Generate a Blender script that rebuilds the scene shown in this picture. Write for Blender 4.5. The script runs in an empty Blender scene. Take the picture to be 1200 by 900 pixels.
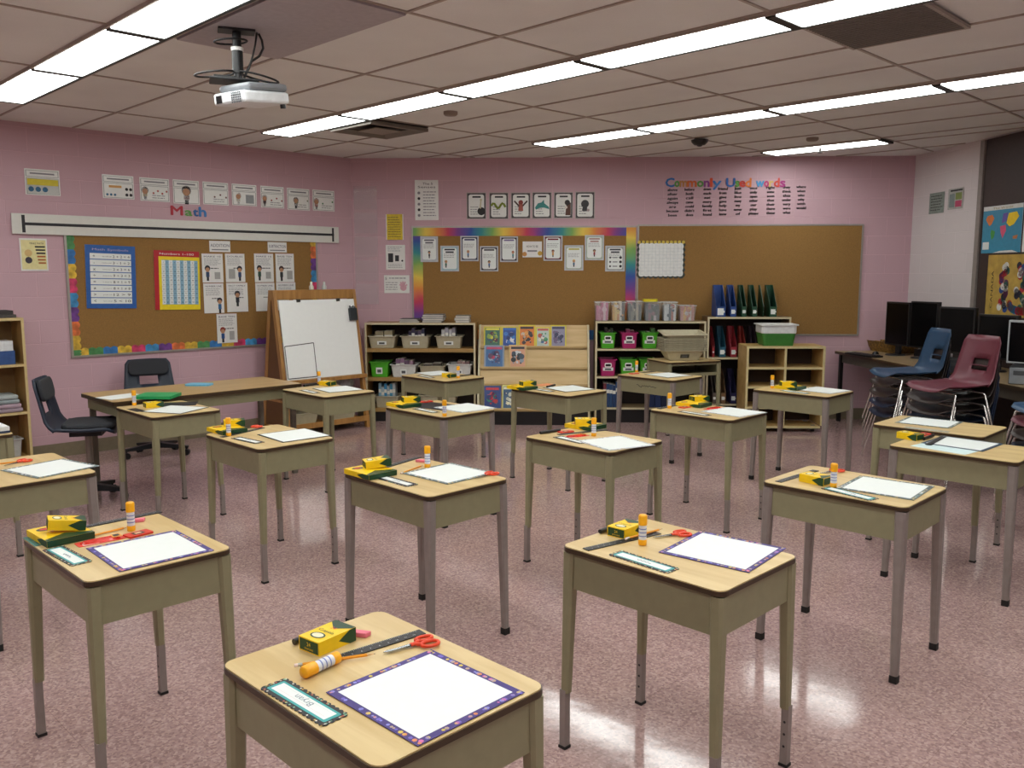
import bpy, bmesh, math, random
from mathutils import Vector, Matrix
random.seed(7)
C = bpy.context.scene.collection
PI = math.pi
# ------------------------------------------------------------------ camera model
F = 1011.4; PITCH = math.radians(7.3156); EYE = Vector((0, 0, 1.60)); CEIL = 2.82
c_right = Vector((1, 0, 0)); c_fwd = Vector((0, math.cos(PITCH), -math.sin(PITCH))); c_up = c_right.cross(c_fwd)
def ray(px, py): return c_right * ((px - 600) / F) - c_up * ((py - 450) / F) + c_fwd
def at(px, py, z):
    d = ray(px, py); return EYE + d * ((z - EYE.z) / d.z)
GA = math.radians(-45.0)                       # the desks and the ceiling grid stand at 45 degrees
A = Vector((-0.7029, 0.7113, 0)); B = Vector((0.7113, 0.7029, 0))
class Frame:                                   # a vertical plane: u to the right seen from the room, n into the room
    def __init__(s, p, u):
        s.O = Vector((p[0], p[1], 0)); s.U = Vector((u[0], u[1], 0)).normalized(); s.N = s.U.cross(Vector((0, 0, 1)))
        s.ang = math.atan2(s.U.y, s.U.x)
    def hit(s, px, py, out=0.0):
        d = ray(px, py); o = s.O + s.N * out
        t = (o - EYE).dot(s.N) / d.dot(s.N); P = EYE + d * t
        return (P - s.O).dot(s.U), P.z
    def pt(s, u, out, z): return s.O + s.U * u + s.N * out + Vector((0, 0, z))
    def flat(s, u, z, out, rot=0):             # matrix: x along the wall, y up, z out of the wall
        M = Matrix((( s.U.x, 0, s.N.x), (s.U.y, 0, s.N.y), (0, 1, 0))).to_4x4()
        return Matrix.Translation(s.pt(u, out, z)) @ M @ Matrix.Rotation(rot, 4, 'Z')
    def stand(s, u, out, z=0, rot=0):          # matrix: x along the wall, y into the wall, z up
        return Matrix.Translation(s.pt(u, out, z)) @ Matrix.Rotation(s.ang + rot, 4, 'Z')
CORNER = (-1.76, 9.63); CR = (4.30, 9.42)
LW = Frame(CORNER, B); BW = Frame(CORNER, (CR[0] - CORNER[0], CR[1] - CORNER[1])); RW = Frame(CR, (0.085, -0.996))
LW.len = 6.67; BW.len = math.hypot(CR[0] - CORNER[0], CR[1] - CORNER[1])
# ------------------------------------------------------------------ materials
def srgb(h):
    v = [int(h[i:i + 2], 16) / 255 for i in (0, 2, 4)]
    return [x / 12.92 if x <= .04045 else ((x + .055) / 1.055) ** 2.4 for x in v] + [1]
_m = {}
def mat(h, rough=.5, metal=0.0, var=.06, scale=30, bump=0.0, spec=.5, alpha=1, trans=0):
    key = (h, rough, metal, var, scale, bump, spec, alpha, trans)
    if key in _m: return _m[key]
    m = bpy.data.materials.new('surface_' + h); m.use_nodes = True; n = m.node_tree.nodes; l = m.node_tree.links
    b = n['Principled BSDF']; c = srgb(h)
    b.inputs['Roughness'].default_value = rough; b.inputs['Metallic'].default_value = metal
    b.inputs['Specular IOR Level'].default_value = spec
    if alpha < 1: b.inputs['Alpha'].default_value = alpha
    if trans: b.inputs['Transmission Weight'].default_value = trans
    t = n.new('ShaderNodeTexCoord'); no = n.new('ShaderNodeTexNoise'); no.inputs['Scale'].default_value = scale; no.inputs['Detail'].default_value = 3
    l.new(t.outputs['Object'], no.inputs['Vector'])
    r = n.new('ShaderNodeValToRGB'); r.color_ramp.elements[0].position = .3; r.color_ramp.elements[1].position = .7
    r.color_ramp.elements[0].color = [x * (1 - var) for x in c[:3]] + [1]; r.color_ramp.elements[1].color = [min(1, x * (1 + var)) for x in c[:3]] + [1]
    l.new(no.outputs['Fac'], r.inputs['Fac']); l.new(r.outputs['Color'], b.inputs['Base Color'])
    if bump:
        bu = n.new('ShaderNodeBump'); bu.inputs['Strength'].default_value = bump; bu.inputs['Distance'].default_value = .01
        l.new(no.outputs['Fac'], bu.inputs['Height']); l.new(bu.outputs['Normal'], b.inputs['Normal'])
    _m[key] = m; return m
def wood(h1, h2, rough=.4, axis=0, scale=6):
    key = ('wood', h1, h2, rough, axis, scale)
    if key in _m: return _m[key]
    m = bpy.data.materials.new('wood_' + h1); m.use_nodes = True; n = m.node_tree.nodes; l = m.node_tree.links; b = n['Principled BSDF']
    b.inputs['Roughness'].default_value = rough
    t = n.new('ShaderNodeTexCoord'); mp = n.new('ShaderNodeMapping'); sc = [scale * 3] * 3; sc[axis] = scale * .35; mp.inputs['Scale'].default_value = sc
    l.new(t.outputs['Object'], mp.inputs['Vector'])
    no = n.new('ShaderNodeTexNoise'); no.inputs['Scale'].default_value = 1.6; no.inputs['Detail'].default_value = 6; no.inputs['Distortion'].default_value = .6
    l.new(mp.outputs['Vector'], no.inputs['Vector'])
    r = n.new('ShaderNodeValToRGB'); r.color_ramp.elements[0].position = .35; r.color_ramp.elements[1].position = .65
    r.color_ramp.elements[0].color = srgb(h1); r.color_ramp.elements[1].color = srgb(h2)
    l.new(no.outputs['Fac'], r.inputs['Fac']); l.new(r.outputs['Color'], b.inputs['Base Color'])
    _m[key] = m; return m
def block_wall(h, name):
    m = bpy.data.materials.new(name); m.use_nodes = True; n = m.node_tree.nodes; l = m.node_tree.links; b = n['Principled BSDF']
    b.inputs['Roughness'].default_value = .55
    t = n.new('ShaderNodeTexCoord'); br = n.new('ShaderNodeTexBrick'); c = srgb(h)
    br.inputs['Color1'].default_value = c; br.inputs['Color2'].default_value = [x * .97 for x in c[:3]] + [1]
    br.inputs['Mortar'].default_value = [min(1, x * 1.08) for x in c[:3]] + [1]
    for k, v in (('Scale', 1), ('Mortar Size', .004), ('Mortar Smooth', .3), ('Brick Width', .40), ('Row Height', .2), ('Bias', 0)): br.inputs[k].default_value = v
    l.new(t.outputs['Object'], br.inputs['Vector'])
    no = n.new('ShaderNodeTexNoise'); no.inputs['Scale'].default_value = 90; no.inputs['Detail'].default_value = 4; l.new(t.outputs['Object'], no.inputs['Vector'])
    mm = n.new('ShaderNodeMath'); mm.operation = 'MULTIPLY_ADD'; mm.inputs[1].default_value = -1.0
    ns = n.new('ShaderNodeMath'); ns.operation = 'MULTIPLY'; ns.inputs[1].default_value = .25; l.new(no.outputs['Fac'], ns.inputs[0])
    l.new(br.outputs['Fac'], mm.inputs[0]); l.new(ns.outputs[0], mm.inputs[2])
    bu = n.new('ShaderNodeBump'); bu.inputs['Strength'].default_value = .6; bu.inputs['Distance'].default_value = .006
    l.new(mm.outputs[0], bu.inputs['Height']); l.new(bu.outputs['Normal'], b.inputs['Normal']); l.new(br.outputs['Color'], b.inputs['Base Color'])
    return m
def ramp_mat(name, stops, axis, period, phase=0.0):
    m = bpy.data.materials.new(name); m.use_nodes = True; n = m.node_tree.nodes; l = m.node_tree.links; b = n['Principled BSDF']
    b.inputs['Roughness'].default_value = .5
    t = n.new('ShaderNodeTexCoord'); s = n.new('ShaderNodeSeparateXYZ'); l.new(t.outputs['Object'], s.inputs[0])
    no = n.new('ShaderNodeTexNoise'); no.inputs['Scale'].default_value = 6; l.new(t.outputs['Object'], no.inputs['Vector'])
    m1 = n.new('ShaderNodeMath'); m1.operation = 'MULTIPLY_ADD'; m1.inputs[1].default_value = 1 / period; m1.inputs[2].default_value = phase + 10
    l.new(s.outputs[axis], m1.inputs[0])
    m3 = n.new('ShaderNodeMath'); m3.operation = 'MULTIPLY_ADD'; m3.inputs[1].default_value = .12; l.new(no.outputs['Fac'], m3.inputs[0]); l.new(m1.outputs[0], m3.inputs[2])
    m2 = n.new('ShaderNodeMath'); m2.operation = 'FRACT'; l.new(m3.outputs[0], m2.inputs[0])
    r = n.new('ShaderNodeValToRGB'); e = r.color_ramp.elements
    for i, h in enumerate(stops):
        x = e[i] if i < 2 else e.new(i / (len(stops) - 1)); x.position = i / (len(stops) - 1); x.color = srgb(h)
    l.new(m2.outputs[0], r.inputs['Fac']); l.new(r.outputs['Color'], b.inputs['Base Color'])
    return m
def emis(name, strength, col=(.96, 1, .97, 1)):
    m = bpy.data.materials.new(name); m.use_nodes = True; n = m.node_tree.nodes
    b = n['Principled BSDF']; b.inputs['Base Color'].default_value = (.9, .9, .9, 1); b.inputs['Emission Color'].default_value = col; b.inputs['Emission Strength'].default_value = strength
    return m
WHITE = mat('f2f2ee', .45); BLACK = mat('121214', .4); INK = mat('26262a', .6); GREYINK = mat('85858a', .6)
ORANGE = mat('fbb016', .35); RED = mat('d8321e', .35); YEL = mat('f4cc10', .4); GREEN = mat('123f22', .4); PINK = mat('e8788c', .6)
# ------------------------------------------------------------------ geometry builder
_txt = {}
def glyphs(s, bold=0):
    key = (s, bold)
    if key in _txt: return _txt[key]
    cu = bpy.data.curves.new('lettering', 'FONT'); cu.body = s; cu.size = 1; cu.resolution_u = 2; cu.offset = bold
    o = bpy.data.objects.new('lettering', cu); C.objects.link(o); bpy.context.view_layer.update()
    me = o.evaluated_get(bpy.context.evaluated_depsgraph_get()).to_mesh()
    v = [(p.co.x, p.co.y) for p in me.vertices]; f = [tuple(p.vertices) for p in me.polygons]
    if v:
        x0 = min(p[0] for p in v); v = [(p[0] - x0, p[1]) for p in v]
    o.to_mesh_clear(); bpy.data.objects.remove(o); bpy.data.curves.remove(cu)
    _txt[key] = (v, f, max([p[0] for p in v] or [1])); return _txt[key]
class G:
    def __init__(s): s.v = []; s.f = []; s.mi = []; s.mats = []; s.T = Matrix.Identity(4); s.sm = []
    def m(s, mt):
        if mt not in s.mats: s.mats.append(mt)
        return s.mats.index(mt)
    def add(s, vs, fs, mt, smooth=False):
        n = len(s.v); s.v += [tuple(s.T @ Vector(p)) for p in vs]; k = s.m(mt)
        flip = s.T.determinant() < 0
        for f in fs:
            f = [n + i for i in f]; s.f.append(f[::-1] if flip else f); s.mi.append(k); s.sm.append(smooth)
        return s
    def box(s, x0, x1, y0, y1, z0, z1, mt):
        x0, x1 = min(x0, x1), max(x0, x1); y0, y1 = min(y0, y1), max(y0, y1); z0, z1 = min(z0, z1), max(z0, z1)
        return s.add([(x, y, z) for z in (z0, z1) for y in (y0, y1) for x in (x0, x1)], [(0, 2, 3, 1), (4, 5, 7, 6), (0, 1, 5, 4), (2, 6, 7, 3), (0, 4, 6, 2), (1, 3, 7, 5)], mt)
    def quad(s, p, mt): return s.add(p, [tuple(range(len(p)))], mt)
    def rect(s, x0, y0, x1, y1, z, mt): return s.quad([(x0, y0, z), (x1, y0, z), (x1, y1, z), (x0, y1, z)], mt)
    def prism(s, pts, z0, z1, mt, side=None):
        n = len(pts); s.add([(x, y, z0) for x, y in pts] + [(x, y, z1) for x, y in pts], [tuple(range(n))[::-1], tuple(range(n, 2 * n))], mt)
        return s.add([(x, y, z0) for x, y in pts] + [(x, y, z1) for x, y in pts], [(i, (i + 1) % n, n + (i + 1) % n, n + i) for i in range(n)], side or mt)
    def loft(s, rings, mt, cap=True, smooth=False, closed=True):
        n = len(rings[0]); fs = []
        for k in range(len(rings) - 1):
            for i in range(n if closed else n - 1):
                j = (i + 1) % n; fs.append((k * n + i, k * n + j, (k + 1) * n + j, (k + 1) * n + i))
        s.add([p for r in rings for p in r], fs, mt, smooth)
        if cap:
            s.add(rings[0], [tuple(range(n))[::-1]], mt); s.add(rings[-1], [tuple(range(n))], mt)
        return s
    def cyl(s, p0, p1, r0, mt, r1=None, n=12, smooth=True):
        p0, p1 = Vector(p0), Vector(p1); d = (p1 - p0).normalized(); r1 = r0 if r1 is None else r1
        a = d.orthogonal().normalized(); b = d.cross(a)
        return s.loft([[p + (a * math.cos(2 * PI * i / n) + b * math.sin(2 * PI * i / n)) * r for i in range(n)] for p, r in ((p0, r0), (p1, r1))], mt, smooth=smooth)
    def lathe(s, prof, mt, n=16, smooth=True):
        return s.loft([[(r * math.cos(2 * PI * i / n), r * math.sin(2 * PI * i / n), z) for i in range(n)] for r, z in prof], mt, smooth=smooth)
    def tube(s, path, r, mt, n=8, closed=False):
        P = [Vector(p) for p in path]; m = len(P); rings = []; pa = None
        for i in range(m):
            d = (P[(i + 1) % m] - P[i - 1]) if closed else (P[min(i + 1, m - 1)] - P[max(i - 1, 0)])
            d = d.normalized() if d.length > 1e-9 else Vector((0, 0, 1))
            pa = d.orthogonal().normalized() if pa is None else (pa - d * pa.dot(d)).normalized()
            b = d.cross(pa); rings.append([P[i] + (pa * math.cos(2 * PI * k / n) + b * math.sin(2 * PI * k / n)) * r for k in range(n)])
        if closed: rings.append(rings[0])
        return s.loft(rings, mt, cap=not closed, smooth=True)
    def disc(s, x, y, r, z, mt, n=14, ry=None):
        ry = r if ry is None else ry
        return s.quad([(x + r * math.cos(2 * PI * i / n), y + ry * math.sin(2 * PI * i / n), z) for i in range(n)], mt)
    def text(s, t, x, y, h, z, mt, w=None, al='c', bold=0):       # h: height of the capitals, w: width to fit
        v, f, tw = glyphs(t, bold); k = h / .73; kx = k if w is None else w / tw; W = tw * kx
        ox = x - (W / 2 if al == 'c' else 0)
        return s.add([(ox + p[0] * kx, y + p[1] * k, z) for p in v], f, mt)
    def build(s, name, parent=None, M=None, bevel=0, solid=0, sub=0):
        me = bpy.data.meshes.new(name); me.from_pydata(s.v, [], s.f)
        for x in s.mats: me.materials.append(x)
        me.polygons.foreach_set('material_index', s.mi); me.polygons.foreach_set('use_smooth', s.sm); me.update()
        o = bpy.data.objects.new(name, me); C.objects.link(o)
        if parent: o.parent = parent
        if M is not None: o.matrix_basis = M
        if bevel or solid or sub:
            bm = bmesh.new(); bm.from_mesh(me); bmesh.ops.remove_doubles(bm, verts=bm.verts, dist=1e-5); bm.to_mesh(me); bm.free()
        if solid: q = o.modifiers.new('thickness', 'SOLIDIFY'); q.thickness = solid; q.offset = 0
        if bevel: q = o.modifiers.new('bevel', 'BEVEL'); q.width = bevel; q.segments = 2; q.limit_method = 'ANGLE'; q.angle_limit = math.radians(40)
        if sub: q = o.modifiers.new('smooth', 'SUBSURF'); q.levels = sub; q.render_levels = sub
        return o
def tag(o, label, cat, group=None, kind=None):
    o['label'] = label; o['category'] = cat
    if group: o['group'] = group
    if kind: o['kind'] = kind
    return o
def thing(name, label, cat, M=None, group=None):
    o = bpy.data.objects.new(name, None); o.empty_display_size = .05; C.objects.link(o)
    if M is not None: o.matrix_basis = M
    return tag(o, label, cat, group)
def struct(g, name, M=None):
    o = g.build(name, M=M); o['kind'] = 'structure'; return o
def copy_tree(o, parent=None):
    c = o.copy(); C.objects.link(c)
    if parent: c.parent = parent
    for ch in o.children: copy_tree(ch, c)
    return c
protos = {}
def clone(key, maker, label, M, group=None):              # first call builds the thing, later calls copy it part by part
    if key not in protos: o = protos[key] = maker()
    else: o = copy_tree(protos[key])
    o.matrix_basis = M; o['label'] = label
    if group: o['group'] = group
    elif 'group' in o: del o['group']
    return o
def rr(w, h, r, n=4):                                      # rounded rectangle outline, centred
    P = []
    for cx, cy, a in ((w / 2 - r, -h / 2 + r, -90), (w / 2 - r, h / 2 - r, 0), (-w / 2 + r, h / 2 - r, 90), (-w / 2 + r, -h / 2 + r, 180)):
        for i in range(n + 1):
            t = math.radians(a + 90 * i / n); P.append((cx + r * math.cos(t), cy + r * math.sin(t)))
    return P
def TR(x, y, z, rz=0): return Matrix.Translation((x, y, z)) @ Matrix.Rotation(rz, 4, 'Z')
# ------------------------------------------------------------------ room shell
pink = block_wall('cba8b1', 'pink_painted_block'); white_block = block_wall('d6cfcf', 'white_painted_block')
def wall(fr, u0, u1, name, mt):
    g = G(); g.box(u0, u1, 0, CEIL + .15, -.15, 0, mt); return struct(g, name, fr.flat(0, 0, 0))
wall(LW, -LW.len - .1, .0, 'wall_left', pink)
wall(BW, 0, BW.len + .15, 'wall_back', pink)
wall(RW, 0, 11.6, 'wall_right', white_block)
g = G(); g.box(-6.65, 5.6, -2.15, -2.0, 0, CEIL + .15, pink); struct(g, 'wall_front')
g = G(); g.box(-6.65, -6.5, -2.0, 5.1, 0, CEIL + .15, pink); struct(g, 'wall_far_left')
# floor
m = bpy.data.materials.new('pink_terrazzo_tile'); m.use_nodes = True; n = m.node_tree.nodes; l = m.node_tree.links; b = n['Principled BSDF']
t = n.new('ShaderNodeTexCoord'); mp = n.new('ShaderNodeMapping'); mp.inputs['Rotation'].default_value = (0, 0, math.radians(45)); l.new(t.outputs['Object'], mp.inputs['Vector'])
vo = n.new('ShaderNodeTexVoronoi'); vo.inputs['Scale'].default_value = 110; l.new(t.outputs['Object'], vo.inputs['Vector'])
r = n.new('ShaderNodeValToRGB'); e = r.color_ramp.elements
FL = ['977b79', 'a88c89', 'b3958f', 'a28582', 'bda19a', 'ad908c']
for i, h in enumerate(FL):
    x = e[i] if i < 2 else e.new(i / 6); x.position = i / 6; x.color = srgb(h)
r.color_ramp.interpolation = 'CONSTANT'
sp = n.new('ShaderNodeSeparateColor'); l.new(vo.outputs['Color'], sp.inputs[0]); l.new(sp.outputs[0], r.inputs['Fac'])
br = n.new('ShaderNodeTexBrick'); br.offset = 0
for k, v in (('Scale', 1), ('Mortar Size', .0012), ('Mortar Smooth', .2), ('Brick Width', .305), ('Row Height', .305), ('Bias', 0)): br.inputs[k].default_value = v
br.inputs['Color1'].default_value = (1, 1, 1, 1); br.inputs['Color2'].default_value = (.95, .95, .95, 1); br.inputs['Mortar'].default_value = (.72, .68, .68, 1)
l.new(mp.outputs['Vector'], br.inputs['Vector'])
mx = n.new('ShaderNodeMix'); mx.data_type = 'RGBA'; mx.blend_type = 'MULTIPLY'; mx.inputs['Factor'].default_value = 1
l.new(r.outputs['Color'], mx.inputs['A']); l.new(br.outputs['Color'], mx.inputs['B']); l.new(mx.outputs['Result'], b.inputs['Base Color'])
no = n.new('ShaderNodeTexNoise'); no.inputs['Scale'].default_value = 1.3; no.inputs['Detail'].default_value = 5; l.new(t.outputs['Object'], no.inputs['Vector'])
mr = n.new('ShaderNodeMapRange'); mr.inputs['To Min'].default_value = .05; mr.inputs['To Max'].default_value = .16; l.new(no.outputs['Fac'], mr.inputs['Value']); l.new(mr.outputs['Result'], b.inputs['Roughness'])
no2 = n.new('ShaderNodeTexNoise'); no2.inputs['Scale'].default_value = 7; no2.inputs['Detail'].default_value = 3; l.new(t.outputs['Object'], no2.inputs['Vector'])
bu = n.new('ShaderNodeBump'); bu.inputs['Strength'].default_value = .08; bu.inputs['Distance'].default_value = .01; l.new(no2.outputs['Fac'], bu.inputs['Height']); l.new(bu.outputs['Normal'], b.inputs['Normal'])
b.inputs['Specular IOR Level'].default_value = .6
g = G(); g.box(-6.8, 5.7, -2.2, 9.9, -.1, 0, m); struct(g, 'floor')
# ceiling
m = bpy.data.materials.new('ceiling_tile'); m.use_nodes = True; n = m.node_tree.nodes; l = m.node_tree.links; b = n['Principled BSDF']
t = n.new('ShaderNodeTexCoord'); no = n.new('ShaderNodeTexNoise'); no.inputs['Scale'].default_value = 130; no.inputs['Detail'].default_value = 6; l.new(t.outputs['Object'], no.inputs['Vector'])
no2 = n.new('ShaderNodeTexNoise'); no2.inputs['Scale'].default_value = 1.6; no2.inputs['Detail'].default_value = 6; l.new(t.outputs['Object'], no2.inputs['Vector'])
ad = n.new('ShaderNodeMath'); ad.operation = 'MULTIPLY_ADD'; ad.inputs[1].default_value = .35; l.new(no.outputs['Fac'], ad.inputs[0]); l.new(no2.outputs['Fac'], ad.inputs[2])
r = n.new('ShaderNodeValToRGB'); r.color_ramp.elements[0].position = .4; r.color_ramp.elements[1].position = .85
r.color_ramp.elements[0].color = srgb('dddddb'); r.color_ramp.elements[1].color = srgb('e9eae7'); l.new(ad.outputs[0], r.inputs['Fac']); l.new(r.outputs['Color'], b.inputs['Base Color'])
bu = n.new('ShaderNodeBump'); bu.inputs['Strength'].default_value = .4; bu.inputs['Distance'].default_value = .003; l.new(no.outputs['Fac'], bu.inputs['Height']); l.new(bu.outputs['Normal'], b.inputs['Normal'])
b.inputs['Roughness'].default_value = .9; b.inputs['Specular IOR Level'].default_value = .15
g = G(); g.box(-6.8, 5.7, -2.2, 9.9, CEIL + .02, CEIL + .12, m); struct(g, 'ceiling')
# grid of T-bars: clipped to the room outline
def inside(P):
    x, y = P.x, P.y
    return y > -1.95 and x > -6.45 and (P - LW.O).dot(LW.N) > .02 and (P - BW.O).dot(BW.N) > .02 and (P - RW.O).dot(RW.N) > .02
def clip(p0, d, lo, hi):
    ts = [lo + (hi - lo) * i / 1500 for i in range(1501)]; ok = [t for t in ts if inside(p0 + d * t)]
    return (ok[0], ok[-1]) if len(ok) > 2 else None
TB = mat('a89c92', .5)
GR = Matrix.Rotation(math.atan2(B.y, B.x), 4, 'Z')      # local x along B, local y along A
A0 = 0.98; B0 = 4.20; PER = 2.134
g = G()
blines = [B0 + PER * k + d for k in range(-5, 4) for d in (0, .61, 1.22, PER - .305)]
for bb in blines:
    c = clip(B * bb, A, -9, 10)
    if c: g.box(bb - .008, bb + .008, c[0], c[1], CEIL + .012, CEIL + .02, TB)
for k in range(-7, 7):
    aa = A0 + 1.22 * k; c = clip(A * aa, B, -9, 12)
    if c: g.box(c[0], c[1], aa - .008, aa + .008, CEIL + .013, CEIL + .02, TB)
struct(g, 'trim_1', GR)
# baseboards
bbm = mat('80755f', .5)
for fr, u0, u1, nm in ((LW, -LW.len, -.02, 'baseboard_left'), (BW, .02, BW.len - .02, 'baseboard_back'), (RW, .02, 1.30, 'baseboard_right')):
    g = G(); g.box(u0, u1, 0, .12, 0, .010, bbm); struct(g, nm, fr.flat(0, 0, 0))
# ------------------------------------------------------------------ ceiling fixtures
LAMP = emis('lit_diffuser', 10.5); FRM = mat('1c1a18', .5)
def mk_light():
    t = thing('ceiling_light', '', 'ceiling light')
    g = G(); w, h = .305, 1.22
    g.box(-w / 2, -w / 2 + .012, -h / 2, h / 2, -.002, .02, TB)
    for a in ((w / 2 - .02, w / 2, -h / 2, h / 2), (-w / 2 + .012, w / 2 - .02, -h / 2, -h / 2 + .028), (-w / 2 + .012, w / 2 - .02, h / 2 - .028, h / 2)):
        g.box(*a, -.010, .02, FRM)
    g.build('frame', t)
    g = G(); g.T = Matrix.Translation((-.004, 0, 0)); g.prism(rr(w - .034, h - .058, .006, 2), -.006, .012, LAMP); g.build('diffuser', t)
    return t
rows = {0: (2, 'row nearest the projector'), 1: (1, ''), 2: (1, ''), 3: (1, '')}
lights = []
for row, b0, ks in ((0, 2.03, range(-3, 5)), (1, 4.20, range(-3, 5)), (2, 6.35, range(-1, 4)), (3, 8.44, (2,)), (-1, B0 - 2 * PER, range(-3, 5))):
    for k in ks:
        aa = A0 + 1.22 * k + .61; P = A * aa + B * (b0 - .1525)
        if not (inside(P + A * .62) and inside(P - A * .62)): continue
        lights.append((row, k, P))
nm = {0: 'row by the projector', 1: 'long middle row', 2: 'row past the dark grille', 3: 'row by the back wall', -1: 'row behind the projector'}
ordn = ['far end', 'second from far end', 'third from far end', 'fourth from far end', 'fifth from far end', 'sixth from far end', 'seventh from far end', 'eighth from far end']
for row in nm:
    L = sorted([x for x in lights if x[0] == row], key=lambda x: -x[1])
    for i, (_, k, P) in enumerate(L):
        lab = ('lone lit ceiling light panel nearest the back wall' if row == 3 else 'lit fluorescent ceiling panel, ' + ordn[i] + ' of the ' + nm[row])
        clone('light', mk_light, lab, Matrix.Translation((P.x, P.y, CEIL)) @ GR, 'fluorescent ceiling lights')
def grid_pt(a, b, z): P = A * a + B * b; return Matrix.Translation((P.x, P.y, z)) @ GR
# supply diffuser
t = thing('ceiling_vent', 'square stepped air vent beside the middle light row', 'vent', grid_pt(5.86 + .305, 4.20 + .305, CEIL))
vm = mat('6e665b', .5); vd = mat('2d2824', .7)
g = G(); w = .59
def ringprism(g, a, b, z0, z1, mt):
    P = [(-1, -1), (1, -1), (1, 1), (-1, 1)]
    g.loft([[(x * a, y * a, z0) for x, y in P], [(x * b, y * b, z1) for x, y in P]], mt, cap=False)
g.box(-w / 2, w / 2, -w / 2, w / 2, .005, .015, vd); g.build('backing', t)
g = G(); ringprism(g, .295, .295, .0, -.028, vm); ringprism(g, .295, .27, -.028, -.03, vm); ringprism(g, .27, .20, -.03, -.004, vm); g.build('flange', t)
g = G(); ringprism(g, .20, .19, -.004, .004, vd); ringprism(g, .19, .13, .004, .004, vd); g.build('cone', t)
g = G(); g.box(-.13, .13, -.13, .13, -.026, -.018, mat('8d8577', .5)); g.build('centre_plate', t)
# return grille
t = thing('return_grille', 'dark grey square ceiling grille near the top right', 'vent', grid_pt(2.20 - .305, 4.20 + .305, CEIL))
g = G(); gm = mat('8a8580', .5, var=.03)
g.box(-.29, .29, -.29, .29, -.004, .01, gm); g.build('screen', t)
g = G(); fm = mat('a39a90', .5)
for a in ((-.30, -.28, -.3, .3), (.28, .30, -.3, .3), (-.28, .28, -.3, -.28), (-.28, .28, .28, .3)): g.box(*a, -.005, .01, fm)
g.build('frame', t)
g = G()
for i in range(20): g.box(-.28 + i * .0285, -.272 + i * .0285, -.28, .28, -.008, -.004, mat('75706b', .6))
g.build('slats', t)
# small round heads
for px, py, lab in ((528, 134, 'small round sprinkler plate right of the square vent'), (952, 164, 'small round plate beside the lone back light')):
    P = at(px, py, CEIL); g = G(); g.lathe([(.001, -.012), (.045, -.010), (.055, 0), (.055, .02)], mat('8b7c70', .5)); o = g.build('round_plate', M=Matrix.Translation(P)); tag(o, lab, 'sprinkler')
P = at(820, 164, CEIL); t = thing('occupancy_sensor', 'small black sensor on the ceiling above the back wall', 'sensor', Matrix.Translation(P))
g = G(); g.lathe([(.02, -.05), (.05, -.045), (.075, -.02), (.08, .0)], BLACK); g.build('housing', t)
g = G(); g.lathe([(.001, -.062), (.02, -.058), (.03, -.046)], mat('333338', .3)); g.build('lens', t)
P = at(953, 176, CEIL); t = thing('fire_sprinkler', 'tiny sprinkler head under the lone back light', 'sprinkler', Matrix.Translation(P + Vector((0, -.2, 0))))
g = G(); g.cyl((0, 0, .01), (0, 0, -.05), .012, vd); g.build('stem', t); g = G(); g.cyl((0, 0, -.05), (0, 0, -.054), .025, vd); g.build('deflector', t)
# ceiling plate behind projector
t = G(); t.box(-.295, .295, -.6, .6, -.002, .012, mat('aea7ab', .6)); o = t.build('ceiling_panel', M=grid_pt(A0 + 1.22 * 2 + .61, 2.075 + .305, CEIL + .005)); tag(o, 'pale smooth ceiling panel above the projector', 'ceiling panel')
# projector
P = at(277, 36, CEIL)
mount = thing('projector_mount', 'black ceiling pole mount with looped cables holding the projector', 'mount', Matrix.Translation(P) @ Matrix.Rotation(math.radians(20), 4, 'Z'))
bk = mat('141416', .45)
g = G(); g.box(-.09, .09, -.05, .05, -.008, .003, bk); g.build('ceiling_plate', mount, bevel=.003)
g = G(); g.cyl((0, 0, -.008), (0, 0, -.24), .022, bk, n=16); g.cyl((0, 0, -.10), (0, 0, -.21), .028, bk, n=16); g.build('pole', mount)
g = G(); g.cyl((0, 0, -.10), (0, 0, -.082), .031, WHITE, n=16); g.build('collar', mount)
g = G(); g.box(-.12, .02, -.02, .06, -.245, -.225, bk); g.box(-.14, .10, -.08, .08, -.256, -.245, bk); g.build('bracket', mount, bevel=.004)
def loop(cx, cy, cz, rx, ry, tilt, n=20): return [(cx + rx * math.cos(2 * PI * i / n), cy + ry * math.sin(2 * PI * i / n), cz + tilt * math.cos(2 * PI * i / n)) for i in range(n)]
for i, pth in enumerate((loop(-.03, 0, -.055, .08, .06, .008), loop(-.11, .02, -.215, .10, .07, .015), loop(.10, .0, -.22, .10, .06, -.02))):
    g = G(); g.tube(pth, .005, bk, closed=True); g.build('cable', mount)
g = G(); g.tube([(.11, .02, .0), (.125, .02, -.03), (.13, .02, -.07), (.11, .02, -.11), (.07, .02, -.14), (.05, .02, -.18), (.03, .02, -.225)], .006, bk); g.tube([(.10, .0, .0), (.09, .0, -.06), (.075, .0, -.12), (.055, 0, -.18), (.03, 0, -.225)], .005, bk); g.build('cable', mount)
pr = thing('projector', 'white ceiling projector with grey top hanging from a black pole', 'projector', Matrix.Translation(P + Vector((.07, -.02, -.315))) @ Matrix.Rotation(math.radians(58), 4, 'Z') @ Matrix.Rotation(math.radians(-7), 4, 'Y'))
pw = mat('e4e8ea', .35); pg = mat('83878b', .4)
g = G(); g.box(-.15, .15, -.115, .115, -.055, .005, pw); g.build('body', pr, bevel=.014)
g = G(); g.box(-.11, .148, -.113, .113, .0055, .045, pg); g.build('top_cover', pr, bevel=.015)
g = G()
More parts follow.
